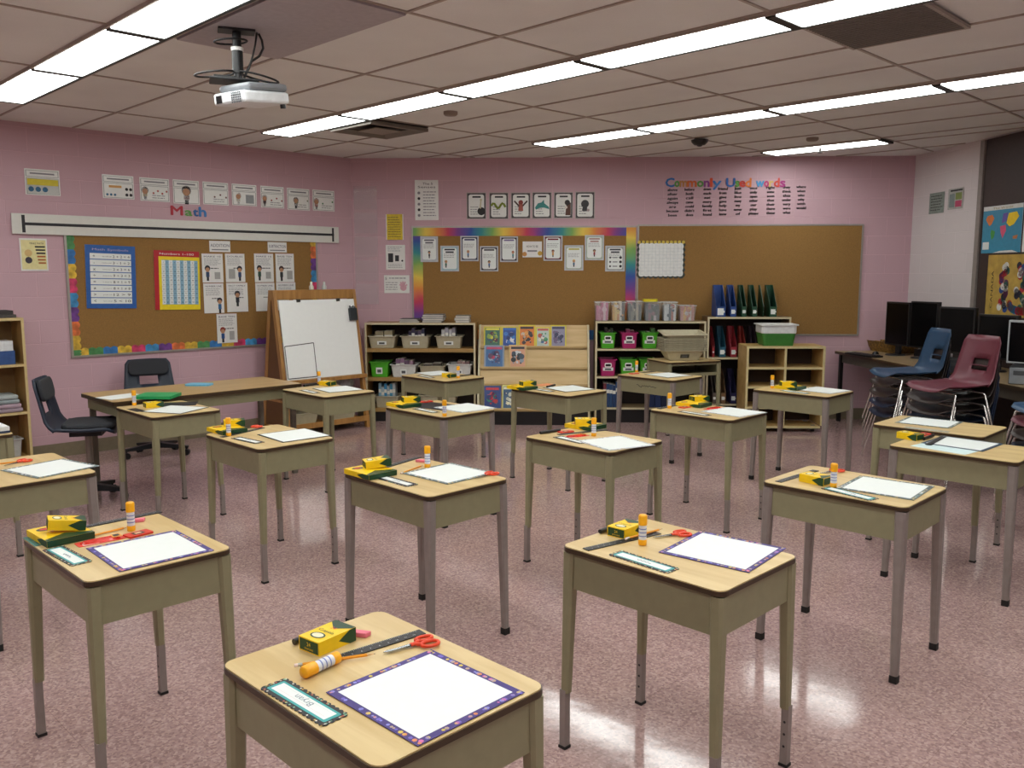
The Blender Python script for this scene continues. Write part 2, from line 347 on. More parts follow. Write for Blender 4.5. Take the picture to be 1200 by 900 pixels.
g.cyl((.145, .05, -.01), (.175, .05, -.01), .032, bk, n=20); g.cyl((.17, .05, -.01), (.178, .05, -.01), .024, mat('20252e', .1), n=20); g.build('lens', pr)
g = G()
for i in range(6):
    for j in range(5): g.cyl((-.1505, -.085 + i * .012, -.048 + j * .011), (-.153, -.085 + i * .012, -.048 + j * .011), .004, mat('50565c', .6), n=6)
g.build('speaker_grille', pr)
g = G(); g.box(-.153, -.149, .05, .09, -.045, -.008, BLACK); g.build('power_socket', pr)
g = G(); g.cyl((.12, -.09, -.055), (.12, -.09, -.075), .014, bk); g.build('foot', pr)
# ------------------------------------------------------------------ desks
TOPW = wood('c8ab74', 'd9c08c', .32, 0, 4); EDGE = mat('40301f', .35)
OLIVE = mat('918c6d', .40, metal=.1, var=.04); STEEL = mat('948b86', .38, metal=.3, var=.06); RUB = mat('181614', .7)
DL, DW, DH = .61, .457, .71
def desk_leg(sx, sy, kind):
    mt = OLIVE if kind == 'olive' else STEEL
    x, y = sx * (DL / 2 - .026), sy * (DW / 2 - .026)
    def ring(cx, cy, s, z, c=.007): return [(cx + px * s / 2, cy + py * s / 2, z) for px, py in ((-1, -.6), (-.6, -1), (.6, -1), (1, -.6), (1, .6), (.6, 1), (-.6, 1), (-1, .6))]
    g = G(); zb = .20 if kind == 'olive' else .03
    f = .012
    g.loft([ring(x + sx * f * (1 - zb / .69), y + sy * f * (1 - zb / .69), .030, zb), ring(x, y, .044, DH - .021)], mt)
    return g, (x + sx * f, y + sy * f), zb
def mk_desk(kind):
    t = thing('student_desk', '', 'desk')
    g = G(); g.prism(rr(DL - .006, DW - .006, .03, 5), DH - .004, DH, TOPW); top = g.build('desktop', t)
    g = G(); g.prism(rr(DL, DW, .033, 6), DH - .017, DH - .003, EDGE); e = g.build('edge_band', top); e.matrix_parent_inverse = Matrix.Identity(4)
    g = G(); x1, y1 = DL / 2 - .038, DW / 2 - .016; hb = .125; z1 = DH - .017; z0 = z1 - hb
    # metal book box: closed on three sides, open on the pupil's side (+y)
    x2 = DL / 2 - .014
    g.box(-x1, x1, -y1, -y1 + .004, z0, z1, OLIVE)
    for s in (-1, 1): g.box(s * x2, s * (x2 - .004), -y1 + .02, y1 - .02, z0, z1, OLIVE)
    g.box(-x2 + .004, x2 - .004, -y1 + .004, y1, z0, z0 + .004, OLIVE); g.box(-x1, x1, y1 - .004, y1, z0, z0 + .03, OLIVE)
    g.box(-x1, x1, y1 - .004, y1, z1 - .02, z1, OLIVE)
    g.build('book_box', t)
    for sx in (-1, 1):
        for sy in (-1, 1):
            g, c, zb = desk_leg(sx, sy, kind); lg = g.build('leg', t)
            g = G(); w = .0125
            if kind == 'olive': g.box(c[0] - w, c[0] + w, c[1] - w, c[1] + w, .008, zb + .01, STEEL)
            for k in range(3):
                z = (.07 if kind == 'olive' else .10) + k * .042
                e_ = .0130 if kind == 'olive' else .0165
                g.cyl((c[0], c[1] - sy * (e_ - .004), z), (c[0], c[1] - sy * e_, z), .0045, BLACK, n=8)
            g.build('leg_insert' if kind == 'olive' else 'adjustment_holes', lg)
            g = G(); g.box(c[0] - .015, c[0] + .015, c[1] - .015, c[1] + .015, 0, .010 if kind == 'olive' else .030, RUB); g.build('foot_cap', lg)
    return t
XL = Vector((.7071, -.7071, 0)); YL = Vector((.7071, .7071, 0))
HT = .71
desks = {  # name: (corners L,F,R seen in the photo, leg colour, phrase)
'D1': ((253, 784), (444, 903), (639, 797), 'olive', 'nearest desk at the bottom of the photo'),
'D2': ((661, 639), (844.5, 695.5), (934, 651), 'olive', 'desk just right of the nearest one'),
'D3': ((26, 632), (104, 684.7), (268, 640), 'olive', 'desk just left of the nearest one'),
'D4': ((404, 555.5), (500, 582), (595, 560), 'steel', 'steel-legged desk behind the nearest one'),
'D8': ((894, 561.6), (1059, 596.9), (1115, 573), 'steel', 'steel-legged desk right of the nearest pair'),
'D5': ((617, 509.5), (712.5, 534), (780, 515.5), 'olive', 'olive-legged desk in the very middle'),
'D6': ((759, 479), (860, 494.5), (899, 482.5), 'olive', 'desk in front of the black magazine file shelf'),
'D7': ((880, 455.5), (974, 467), (1000, 457.6), 'steel', 'desk in front of the wheeled cabinet'),
'D9': ((1037, 520.5), (1198, 544), (1240, 528), 'steel', 'desk cut by the right edge'),
'D10': ((1021, 497.6), (1159, 515), (1175, 497.6), 'olive', 'desk right before the maroon chair stack'),
'D11': ((237.5, 507.5), (306, 529), (392.5, 512.5), 'olive', 'desk in front of the one by the long table'),
'D12': ((138.8, 475.8), (176, 492), (257.5, 479.3), 'olive', 'desk touching the long table'),
'D14': ((329.3, 456), (381.8, 467), (438.8, 457.3), 'olive', 'desk in front of the whiteboard easel'),
'D15': ((450.7, 477), (519.5, 491.5), (580, 477.9), 'steel', 'steel-legged desk left of the magazine rack'),
'D16': ((471.7, 439.8), (520.7, 447), (567, 441.5), 'olive', 'desk before the bookcase of beige bins'),
'D17': ((598.5, 455.8), (667, 464.6), (711, 456.7), 'olive', 'desk before the magazine rack'),
'D18': ((722, 438.8), (788.8, 447), (826, 440), 'steel', 'desk before the beige tray stack'),
}
DK = {}
for k, (l_, f_, r_, kind, ph) in desks.items():
    L, Fp, R = [at(*q, HT) for q in (l_, f_, r_)]
    ox, oy = XL * (DL / 2), YL * (DW / 2)
    est = [L + ox + oy, Fp - ox + oy] + ([R - ox - oy] if k != 'D9' else [])
    c = sum(est, Vector()) / len(est)
    DK[k] = (c.x, c.y, math.radians(-45), kind, ph)
R13 = at(115, 553, HT); c = R13 - XL * DL / 2 - YL * DW / 2; DK['D13'] = (c.x, c.y, GA, 'steel', 'desk cut by the left edge, nearer one')
R20 = at(17, 508, HT); c = R20 - XL * DL / 2 - YL * DW / 2; DK['D20'] = (c.x, c.y, GA, 'olive', 'desk by the left bookshelf')
P = at(840, 420.5, HT); DK['D19'] = (1.745, 8.74, math.radians(200), 'olive', 'desk under the beige tray stack')
desk_label = {
'D1': 'nearest student desk, cut off by the bottom edge', 'D2': 'olive-legged student desk just right of the nearest desk', 'D3': 'olive-legged student desk just left of the nearest desk',
'D4': 'steel-legged student desk directly behind the nearest desk', 'D8': 'steel-legged student desk behind and right of the front right one', 'D5': 'olive-legged student desk in the very middle of the room',
'D6': 'olive-legged student desk in front of the shelf of magazine files', 'D7': 'steel-legged student desk in front of the wheeled wooden cabinet', 'D9': 'student desk cut by the right edge with a blue-edged mat',
'D10': 'student desk right before the maroon chair stack, only a mat on it', 'D11': 'olive-legged student desk with orange-handled scissors, left of the middle', 'D12': 'student desk touching the long teacher table',
'D14': 'student desk in front of the whiteboard easel', 'D15': 'steel-legged student desk with dark papers left of the magazine rack', 'D16': 'student desk in front of the bookcase of beige bins',
'D17': 'student desk in front of the magazine rack', 'D18': 'student desk just in front of the desk with beige trays', 'D13': 'student desk cut by the left edge with a white mat',
'D20': 'student desk at the far left edge by the wooden bookshelf', 'D19': 'student desk carrying the stack of beige trays'}
for k, (x, y, a, kind, ph) in DK.items():
    dsk = clone('desk_' + kind, lambda: mk_desk(kind), desk_label[k], TR(x, y, 0, a) @ Matrix.Diagonal((1, 1, 1.028 if k == 'D19' else 1, 1)), 'student desks')
    if k == 'D18':
        g = G(); rnd = random.Random(6); pts = [(-.09 + .012 * i, -DW / 2 + .0145, .632 + rnd.uniform(-.012, .014)) for i in range(18)]; g.tube(pts, .0025, INK, n=4)
        ink = (g, dsk)
ink_part = ink[0].build('scribble'); ink_part.parent = ink[1]
# ------------------------------------------------------------------ things on the desks
CARD = {'dots': mat('15151c', .5), 'teal': mat('3ba3a3', .5), 'purple': mat('3c2a78', .5), 'navy': mat('1f3a52', .5), 'dark': mat('1b1c22', .5)}
PAPER = mat('e8edea', .4, var=.01)
def scallop(w, h, amp, st):                                # wavy outline, centred
    P = []
    def side(p, q):
        L = math.dist(p, q); n = max(3, int(L / st)) ; nx, ny = (q[1] - p[1]) / L, -(q[0] - p[0]) / L
        for i in range(n * 4):
            t = i / (n * 4); k = amp * abs(math.sin(PI * t * n)); P.append((p[0] + (q[0] - p[0]) * t + nx * k, p[1] + (q[1] - p[1]) * t + ny * k))
    c = [(-w / 2, -h / 2), (w / 2, -h / 2), (w / 2, h / 2), (-w / 2, h / 2)]
    for i in range(4): side(c[i], c[(i + 1) % 4])
    return P
def mk_mat(style):
    g = G(); w, h = .305, .295; rnd = random.Random(len(style))
    base = {'purple': CARD['purple'], 'pattern': mat('5f6f72', .5, var=.5, scale=60), 'dark': CARD['dark'], 'blue': CARD['navy'], 'plain': mat('c9ccd2', .5)}[style]
    g.prism([(-w / 2, -h / 2), (w / 2, -h / 2), (w / 2, h / 2), (-w / 2, h / 2)], 0, .0012, base)
    bw = .018 if style != 'dark' else .010
    g.rect(-w / 2 + bw, -h / 2 + bw, w / 2 - bw, h / 2 - bw, .0016, PAPER)
    cols = [mat(c, .5) for c in (('b9a08a', 'd26aa8', 'd8c34a', '6e5fc0', 'e08a50', '8a8ad8') if style == 'purple' else ('e8e8ea', '1a1a1e', '9fc0b0', 'd0b070'))]
    if style in ('purple', 'pattern', 'plain'):
        for i in range(96):
            s = rnd.random(); k = i % 4; o = bw / 2
            p = [(-w / 2 + o, -h / 2 + s * h), (w / 2 - o, -h / 2 + s * h), (-w / 2 + s * w, -h / 2 + o), (-w / 2 + s * w, h / 2 - o)][k]
            g.disc(p[0], p[1], rnd.uniform(.003, .006), .00145, rnd.choice(cols), n=6)
    o = g.build('desk_mat'); return tag(o, '', 'desk mat')
def mk_card(style):
    g = G(); w, h = .235, .066
    g.prism(scallop(w - .006, h - .006, .004, .014), 0, .001, CARD['dots'])
    rnd = random.Random(3)
    for i in range(60):
        s = rnd.random(); k = i % 4
        p = [(-w / 2 + .005, -h / 2 + s * h), (w / 2 - .005, -h / 2 + s * h), (-w / 2 + s * w, -h / 2 + .005), (-w / 2 + s * w, h / 2 - .005)][k]
        g.disc(p[0], p[1], .0025, .0012, mat(rnd.choice(('e8e4d8', 'd8b04a', 'c86a50', '8ac0a0')), .5), n=6)
    g.prism(rr(w - .022, h - .022, .004, 2), .0012, .0014, CARD['teal'] if style != 'dark' else CARD['dots'])
    g.rect(-w / 2 + .02, -h / 2 + .017, w / 2 - .02, h / 2 - .017, .0016, PAPER)
    g.rect(-w / 2 + .03, -.008, w / 2 - .03, -.0076, .0018, mat('d8a0a8', .5))
    g.rect(-w / 2 + .03, .010, w / 2 - .03, .0104, .0018, mat('b8b8c0', .5))
    if style == 'name': 
        T = g.T; g.T = T @ Matrix.Rotation(PI, 4, 'Z'); g.text('Bryan', 0, -.008, .016, .002, mat('7c8894', .5), w=.06); g.T = T
    else:
        T = g.T; g.T = T @ Matrix.Rotation(PI, 4, 'Z')
        g.tube([(-.03 + .004 * i, .005 * math.sin(i * 1.7), .002) for i in range(15)], .0006, mat('98a4ae', .5), n=4); g.T = T
    o = g.build('name_card'); return tag(o, '', 'name card')
def mk_crayons():                                          # x long .115, y .07, z .034; lies flat
    g = G(); L, W, H = .115, .072, .034; z = .0006
    g.box(-L / 2, L / 2, -W / 2, W / 2, 0, H, YEL)
    # green chevrons at the far end of the top and sides, dark panels on the ends
    for T in (Matrix.Identity(4), ):
        g.add([(L / 2, -W / 2, H + z), (L / 2, W / 2, H + z), (L / 2 - .012, W / 2, H + z), (L / 2 - .04, 0, H + z), (L / 2 - .012, -W / 2, H + z)], [(0, 1, 2, 3, 4)], GREEN)
    for s in (-1, 1):
        y = s * (W / 2 + z); q = [(L / 2, y, 0), (L / 2, y, H), (L / 2 - .02, y, H), (L / 2 - .055, y, H / 2), (L / 2 - .02, y, 0)]
        g.quad(q if s > 0 else q[::-1], GREEN)
    for s in (-1, 1):
        x = s * (L / 2 + z); q = [(x, -W / 2 + .003, .003), (x, W / 2 - .003, .003), (x, W / 2 - .003, H - .003), (x, -W / 2 + .003, H - .003)]
        g.quad(q if s > 0 else q[::-1], GREEN)
    # oval badge and lettering on the top
    g.disc(-.030, 0, .015, H + .0007, GREEN, ry=.022); g.disc(-.030, 0, .011, H + .001, mat('e8e0c0', .5), ry=.017)
    T = g.T; g.T = T @ Matrix.Rotation(-PI / 2, 4, 'Z')
    g.text('Crayola', 0, -.008, .012, H + .001, GREEN, w=.052); g.text('24', 0, .014, .012, H + .001, RED); g.T = T
    g.T = T @ Matrix.Translation((-L / 2 - .0012, 0, 0)) @ Matrix.Rotation(-PI / 2, 4, 'Z') @ Matrix.Rotation(PI / 2, 4, 'X')
    g.text('24', 0, .016, .010, 0, YEL); g.text('CRAYONS', 0, .007, .005, 0, YEL); g.T = T
    o = g.build('crayon_box'); return tag(o, '', 'crayon box')
def mk_markers():                                          # flat wide yellow box of pencils
    g = G(); L, W, H = .19, .15, .022; z = .0006
    g.box(-L / 2, L / 2, -W / 2, W / 2, 0, H, YEL)
    g.quad([(L / 2, -W / 2, H + z), (L / 2, W / 2, H + z), (L / 2 - .02, W / 2, H + z), (L / 2 - .06, 0, H + z), (L / 2 - .02, -W / 2, H + z)], GREEN)
    for s in (-1, 1):
        y = s * (W / 2 + z); q = [(L / 2, y, 0), (L / 2, y, H), (L / 2 - .05, y, H), (L / 2 - .09, y, H / 2), (L / 2 - .05, y, 0)]
        g.quad(q if s > 0 else q[::-1], GREEN)
    g.quad([(L / 2 + z, -W / 2, 0), (L / 2 + z, W / 2, 0), (L / 2 + z, W / 2, H), (L / 2 + z, -W / 2, H)], GREEN)
    g.disc(-.055, -.03, .02, H + .0008, GREEN, ry=.028); g.disc(-.055, -.03, .012, H + .0012, RED, ry=.018)
    o = g.build('pencil_crayon_box'); return tag(o, '', 'pencil box')
def mk_glue():                                             # upright, base at z=0, .10 tall
    t = thing('glue_stick', '', 'glue stick')
    g = G(); g.lathe([(.0125, 0), (.014, .002), (.014, .018), (.0125, .02)], ORANGE); g.build('base', t)
    g = G(); g.lathe([(.0128, .019), (.0128, .070)], mat('dfe2ea', .35)); 
    for k in range(3):
        g.lathe([(.0130, .030 + .012 * k), (.0130, .033 + .012 * k)], mat('6f7fc0', .4))
    g.build('label_wrap', t)
    g = G(); g.lathe([(.0145, .068), (.0145, .098), (.012, .102), (.001, .103)], ORANGE); g.build('cap', t)
    return t
def mk_ruler():
    g = G(); L, W = .322, .03; g.box(-L / 2, L / 2, -W / 2, W / 2, 0, .0025, BLACK)
    wm = mat('c9ccd0', .5)
    for i in range(61):
        h = .009 if i % 5 == 0 else .005; x = -L / 2 + .008 + i * .005; g.rect(x - .0004, W / 2 - h, x + .0004, W / 2, .0029, wm)
    for i in range(1, 13): g.text(str(i), -L / 2 + i * .0245, -.008, .006, .0029, wm)
    o = g.build('ruler'); return tag(o, '', 'ruler')
def mk_pencil():
    t = thing('pencil', '', 'pencil'); L = .185; r = .0038
    T = Matrix.Translation((0, 0, r)); g = G(); g.T = T; g.cyl((-L / 2 + .018, 0, 0), (L / 2 - .02, 0, 0), r, mat('e8981c', .35), n=6, smooth=False); g.build('shaft', t)
    g = G(); g.T = T; g.cyl((L / 2 - .02, 0, 0), (L / 2 - .004, 0, 0), r, mat('d8b080', .6), r1=.001, n=6, smooth=False); g.cyl((L / 2 - .006, 0, 0), (L / 2, 0, 0), .0012, BLACK, r1=.0003, n=6); g.build('tip', t)
    g = G(); g.T = T; g.cyl((-L / 2 + .008, 0, 0), (-L / 2 + .018, 0, 0), r * 1.04, mat('b8b8b0', .3, metal=.8), n=10); g.build('ferrule', t)
    g = G(); g.T = T; g.cyl((-L / 2, 0, 0), (-L / 2 + .008, 0, 0), r, mat('f0dcd8', .6), n=10); g.build('eraser_end', t)
    return t
def mk_scissors():                                         # x: tip at +, handles at -
    t = thing('scissors', '', 'scissors'); st = mat('9aa0a4', .25, metal=.85)
    for s in (-1, 1):
        g = G(); g.prism([(-.01, -s * .006), (-.01, s * .002), (.06, s * .007), (.072, s * .002), (.0, -s * .007)][::(1 if s < 0 else -1)], .004 + s * .001, .0055 + s * .001, st); g.build('blade', t)
        g = G(); cx, cy = -.042, s * .017
        g.tube([(cx + .022 * math.cos(2 * PI * i / 20), cy + (.013 + .002 * s) * math.sin(2 * PI * i / 20) , .006) for i in range(20)], .0045, mat('e2431c', .3), closed=True)
        g.tube([(-.024, s * .010, .006), (-.012, s * .003, .006), (.002, -s * .003, .006)], .0045, mat('e2431c', .3)); g.build('handle', t)
    g = G(); g.cyl((.0, 0, .003), (.0, 0, .0085), .004, st); g.build('pivot', t)
    return t
def mk_marker():
    t = thing('black_marker', '', 'marker'); r = .0085
    g = G(); g.T = Matrix.Translation((0, 0, r)); g.cyl((-.07, 0, 0), (.03, 0, 0), r, mat('1b1b1e', .35)); g.build('barrel', t)
    g = G(); g.T = Matrix.Translation((0, 0, r)); g.cyl((.03, 0, 0), (.072, 0, 0), r * 1.0, BLACK, r1=r * .9); g.build('cap', t)
    return t
def mk_eraser():
    g = G(); g.prism([(-.028, -.010), (.022, -.010), (.028, .010), (-.022, .010)], 0, .012, PINK); o = g.build('pink_eraser', bevel=.002); return tag(o, '', 'eraser')
def mk_packet():                                           # red blister packet of scissors: card sheet with clear bulge
    g = G(); g.prism(rr(.15, .055, .006, 3), 0, .001, mat('e03a28', .35)); 
    g.loft([[(x * .062, y * .02, z) for x, y in rr(2, 2, .6, 3)] for z in (.001, )] + [[(x * .055, y * .014, .008) for x, y in rr(2, 2, .6, 3)]], mat('d83a30', .2), smooth=False)
    g.rect(-.06, -.023, -.01, -.010, .0013, mat('f4d8c8', .4)); g.rect(.035, -.02, .066, .02, .0095, mat('f0a040', .4)); g.rect(.04, -.01, .06, .012, .0105, BLACK)
    o = g.build('red_packet'); return tag(o, '', 'packet')
def mk_eraser_packet():
    g = G(); g.prism(rr(.085, .05, .003, 2), 0, .006, mat('d83824', .35)); g.rect(-.02, -.015, .018, .015, .0065, BLACK); g.rect(-.012, -.008, .01, .008, .007, mat('f0c8a0', .5))
    o = g.build('red_packet'); return tag(o, '', 'packet')
def mk_sheet(w, h, mt, name='paper_sheet', cat='paper'):
    def f():
        g = G(); g.prism([(-w / 2, -h / 2), (w / 2, -h / 2), (w / 2, h / 2), (-w / 2, h / 2)], 0, .001, mt); o = g.build(name); return tag(o, '', cat)
    return f
Z = DH + .0005
short = {'D1': 'the nearest desk', 'D2': 'the desk just right of the nearest', 'D3': 'the desk just left of the nearest', 'D4': 'the steel-legged desk behind the nearest', 'D8': 'the steel-legged desk at front right',
'D5': 'the desk in the very middle', 'D6': 'the desk before the magazine files', 'D7': 'the desk before the wheeled cabinet', 'D9': 'the desk cut by the right edge', 'D10': 'the desk before the maroon chairs',
'D11': 'the left desk with orange-handled scissors', 'D12': 'the desk touching the long table', 'D13': 'the desk cut by the left edge', 'D14': 'the desk before the easel', 'D15': 'the desk with dark papers',
'D16': 'the desk before the beige-bin bookcase', 'D17': 'the desk before the magazine rack', 'D18': 'the desk before the beige trays'}
GRP = {'mat': 'white mats on the desks', 'card': 'name cards on the desks', 'crayon': 'crayon boxes on the desks', 'glue': 'glue sticks on the desks', 'flat': 'flat yellow pencil boxes on the desks'}
def mid(p, q, z=Z): a, b = at(*p, z), at(*q, z); return (a + b) / 2, math.atan2(b.y - a.y, b.x - a.x)
def put_mat(d, quad, style, what):
    P = [at(*q, Z) for q in quad]; c = sum(P, Vector()) / 4
    dx = (P[3] - P[0]) + (P[2] - P[1]); a = math.atan2(dx.y, dx.x)
    c = c.copy(); 
    clone('mat_' + style, lambda: mk_mat(style), what + ' on ' + short[d], TR(c.x, c.y, Z + .001, a), GRP['mat'])
put_mat('D1', [(385, 815), (507, 762), (610, 806), (487, 880)], 'purple', 'purple-bordered white mat')
put_mat('D2', [(772.4, 649), (819, 621.4), (919.8, 641.6), (879.3, 673.6)], 'purple', 'purple-bordered white mat')
put_mat('D3', [(100.3, 645), (207.7, 620.9), (249.2, 643.5), (140, 672)], 'purple', 'purple-bordered white mat')
put_mat('D4', [(472, 557.3), (529.3, 541.3), (577.3, 552), (524, 569.9)], 'pattern', 'white mat')
put_mat('D8', [(984.3, 573.2), (1003.9, 556.7), (1092.7, 569.7), (1073.9, 587.6)], 'pattern', 'patterned-border white mat')
put_mat('D5', [(683.8, 519.5), (725, 510), (763.8, 519.5), (710, 529.2)], 'plain', 'white mat')
put_mat('D6', [(825, 485), (850, 475), (896, 482), (869, 491)], 'plain', 'white mat')
put_mat('D7', [(936.6, 458.4), (952.5, 451.8), (995.8, 457), (976, 463)], 'plain', 'white mat')
put_mat('D9', [(1088, 523), (1106, 509), (1171, 518), (1147, 531)], 'blue', 'blue-bordered white mat')
put_mat('D10', [(1051, 497), (1066, 487), (1128, 493), (1112, 504)], 'pattern', 'white mat')
put_mat('D11', [(302.5, 509.3), (351, 500.8), (391, 511.5), (336, 520)], 'dark', 'black-edged white mat')
put_mat('D12', [(172, 484), (193, 474), (233, 476), (224, 487)], 'dark', 'black-edged white mat')
put_mat('D13', [(-4, 553), (77, 536.4), (120, 545.6), (42, 562)], 'pattern', 'white mat')
put_mat('D14', [(367.8, 456), (402, 451), (430, 456), (385, 462)], 'dark', 'black-edged white mat')
put_mat('D15', [(515, 478.3), (545, 472.5), (579, 477.9), (541, 484)], 'plain', 'white mat')
put_mat('D16', [(490, 437), (508, 434), (534, 438), (515, 441.8)], 'dark', 'black-edged white mat')
put_mat('D17', [(639.4, 455), (668.8, 451), (696.9, 455.8), (663.7, 460.4)], 'dark', 'black-edged white mat')
put_mat('D18', [(757, 439.5), (784, 436.3), (809, 440), (783, 443)], 'dark', 'black-edged white mat')
def put_card(d, p, q, style='plain', ww='name card in a dotted border'):   # p, q: ends of the long axis
    c, a = mid(p, q); clone('card_' + style, lambda: mk_card(style), ww + ' on ' + short[d], TR(c.x, c.y, Z + .0005, a), GRP['card'])
put_card('D1', (319.6, 801), (393.9, 845), 'name', 'name card with scalloped black and teal border')
put_card('D2', (719.4, 647.5), (790.6, 670)); put_card('D3', (62, 642.4), (96, 660.8)); put_card('D4', (445, 558.5), (484, 569.5), 'dark')
put_card('D8', (966.8, 571.3), (1025.5, 586)); put_card('D5', (651, 511.3), (687, 520), 'dark'); put_card('D6', (798, 482), (829.5, 487), 'dark'); put_card('D7', (918, 457.6), (946, 461.2), 'plain')
put_card('D11', (275, 512.8), (306, 519.5), 'dark'); put_card('D15', (487, 478.6), (512, 483.8), 'dark'); put_card('D16', (490.5, 439.8), (508, 443.3), 'dark'); put_card('D17', (622, 455), (650, 459.5), 'dark')
put_card('D14', (352, 456.5), (374, 461.5), 'dark')
def put(kind, key, mk, d, p, q, lab, z=Z, dz=0, grp=None, ex=None):
    c, a = mid(p, q, z); M = TR(c.x, c.y, z + dz, a)
    if ex is not None: M = M @ ex
    return clone(key, mk, lab + ' on ' + short[d], M, grp)
def crayons(d, p, q, dz=0, lab='yellow and green crayon box', ex=None): put('c', 'cray', mk_crayons, d, p, q, lab, Z + dz, 0, GRP['crayon'], ex)
def glue(d, x, y): 
    P = at(x, y, Z); clone('glue', mk_glue, 'upright orange-capped glue stick on ' + short[d], TR(P.x, P.y, Z, 0.5), GRP['glue'])
def flatbox(d, cx, cy, ang, lab='flat yellow pencil box'): 
    P = at(cx, cy, Z + .011); clone('flat', mk_markers, lab + ' on ' + short[d], TR(P.x, P.y, Z + .001, math.radians(ang)), GRP['flat']); return P
crayons('D1', (367, 763), (401, 748)); put('m', 'marker', mk_marker, 'D1', (399, 733), (343, 757), 'black marker')
put('e', 'eraser', mk_eraser, 'D1', (412, 744), (430, 746), 'pink eraser')
put('r', 'ruler', mk_ruler, 'D1', (355.5, 784.5), (495, 740.8), 'black ruler'); put('p', 'pencil', mk_pencil, 'D1', (345, 783.5), (440, 769.5), 'yellow pencil', dz=.0035)
c, a = mid((352.7, 797), (398, 776)); clone('glue', mk_glue, 'orange glue stick lying on its side on the nearest desk', TR(c.x, c.y, Z + .0145, a) @ Matrix.Translation((.052, 0, 0)) @ Matrix.Rotation(-PI / 2, 4, 'Y'), GRP['glue'])
put('s', 'scis', mk_scissors, 'D1', (511, 751), (451.8, 766), 'orange-handled scissors')
crayons('D2', (724, 629), (742, 622)); put('m', 'marker', mk_marker, 'D2', (730, 616), (705, 625), 'black marker')
put('p', 'pencil', mk_pencil, 'D2', (733, 634), (776, 622), 'yellow pencil', dz=.0035); put('r', 'ruler', mk_ruler, 'D2', (696.6, 642), (762, 627), 'black ruler')
glue('D2', 752.8, 638.3); put('s', 'scis', mk_scissors, 'D2', (809, 625.5), (765, 631), 'orange-handled scissors')
Pf = at(71, 628, Z); flatbox('D3', 71, 626, -43); crayons('D3', (66, 620), (88, 617), .031, 'tilted crayon box', Matrix.Rotation(math.radians(9), 4, 'Y'))
put('r', 'ruler', mk_ruler, 'D3', (98, 618), (174, 602.7), 'black ruler'); glue('D3', 154, 621.8); put('e', 'eraser', mk_eraser, 'D3', (155, 612), (166, 611), 'pink eraser')
put('k', 'packet', mk_packet, 'D3', (97, 638), (138, 630), 'long red scissors packet'); put('k', 'epacket', mk_eraser_packet, 'D3', (152, 629), (172, 624), 'small red eraser packet')
put('p', 'pencil', mk_pencil, 'D3', (99, 631.5), (142, 621), 'yellow pencil', dz=.001)
o = clone('tealcard', mk_sheet(.13, .12, mat('2d6b66', .5, var=.3, scale=40), 'teal_card', 'card'), 'teal patterned card under the yellow boxes on the desk just left of the nearest', Matrix.Translation(Vector((DK['D3'][0], DK['D3'][1], Z - .0003)) - XL * .235 - YL * .165) @ Matrix.Rotation(math.radians(-45), 4, 'Z'))
flatbox('D4', 434, 553, -45); crayons('D4', (430, 547), (454, 545), .028, 'tilted crayon box', Matrix.Rotation(math.radians(-5), 4, 'Y')); put('m', 'ruler', mk_ruler, 'D4', (440, 551), (491, 536), 'black ruler')
put('p', 'pencil', mk_pencil, 'D4', (468, 556.5), (497, 545.5), 'yellow pencil'); put('e', 'eraser', mk_eraser, 'D4', (488, 541), (500, 542), 'pink eraser'); glue('D4', 501, 548)
put('s', 'scis', mk_scissors, 'D4', (583, 554), (555, 562), 'red-handled scissors half under the mat', z=Z - .0003)
crayons('D8', (944, 563), (968, 568)); put('r', 'ruler', mk_ruler, 'D8', (912, 565), (956, 551.5), 'black ruler'); glue('D8', 976.5, 571); put('s', 'scis', mk_scissors, 'D8', (987, 551), (960, 556), 'orange-handled scissors')
put('m', 'marker', mk_marker, 'D5', (634, 508.8), (655, 505.8), 'black marker'); flatbox('D5', 686, 499, -42); crayons('D5', (677, 497), (694, 497), .024, 'raised crayon box')
put('k', 'packet', mk_packet, 'D5', (660, 513), (690, 509.5), 'long red scissors packet'); put('k', 'epacket', mk_eraser_packet, 'D5', (656, 507.5), (670, 505.5), 'small red eraser packet')
put('r', 'ruler', mk_ruler, 'D5', (655, 509.5), (710, 504), 'black ruler', z=Z - .0003); glue('D5', 695.8, 511)
glue('D6', 784.5, 478.5); flatbox('D6', 813, 473.5, -42); crayons('D6', (811, 470), (828, 469), .024, 'raised crayon box'); put('m', 'ruler', mk_ruler, 'D6', (768, 480), (806, 472), 'black ruler', z=Z - .0003)
put('k', 'packet', mk_packet, 'D6', (824, 480.5), (848, 477), 'long red scissors packet'); put('k', 'epacket', mk_eraser_packet, 'D6', (795, 479), (810, 476), 'small red eraser packet')
glue('D7', 904.8, 455); flatbox('D7', 926, 454, -45); crayons('D7', (916, 452), (931, 452), .024, 'raised crayon box')
crayons('D9', (1059, 513), (1074, 515.5)); put('m', 'marker', mk_marker, 'D9', (1080, 517), (1096, 511), 'black marker'); put('k', 'epacket', mk_eraser_packet, 'D9', (1076, 511), (1088, 508), 'orange eraser packet')
put('r', 'ruler', mk_ruler, 'D9', (1082, 525), (1112, 509), 'black ruler', dz=.004)
put('k', 'tealsheet', mk_sheet(.28, .2, mat('cfe4e6', .5), 'paper_sheet', 'paper'), 'D9', (1085, 521), (1135, 529), 'pale sheet with teal edge under the mat', z=Z - .0003)
put('k', 'patt', mk_sheet(.24, .05, mat('a9a89a', .5, var=.5, scale=60), 'name_card', 'name card'), 'D10', (1064, 501), (1108, 506), 'patterned paper strip')
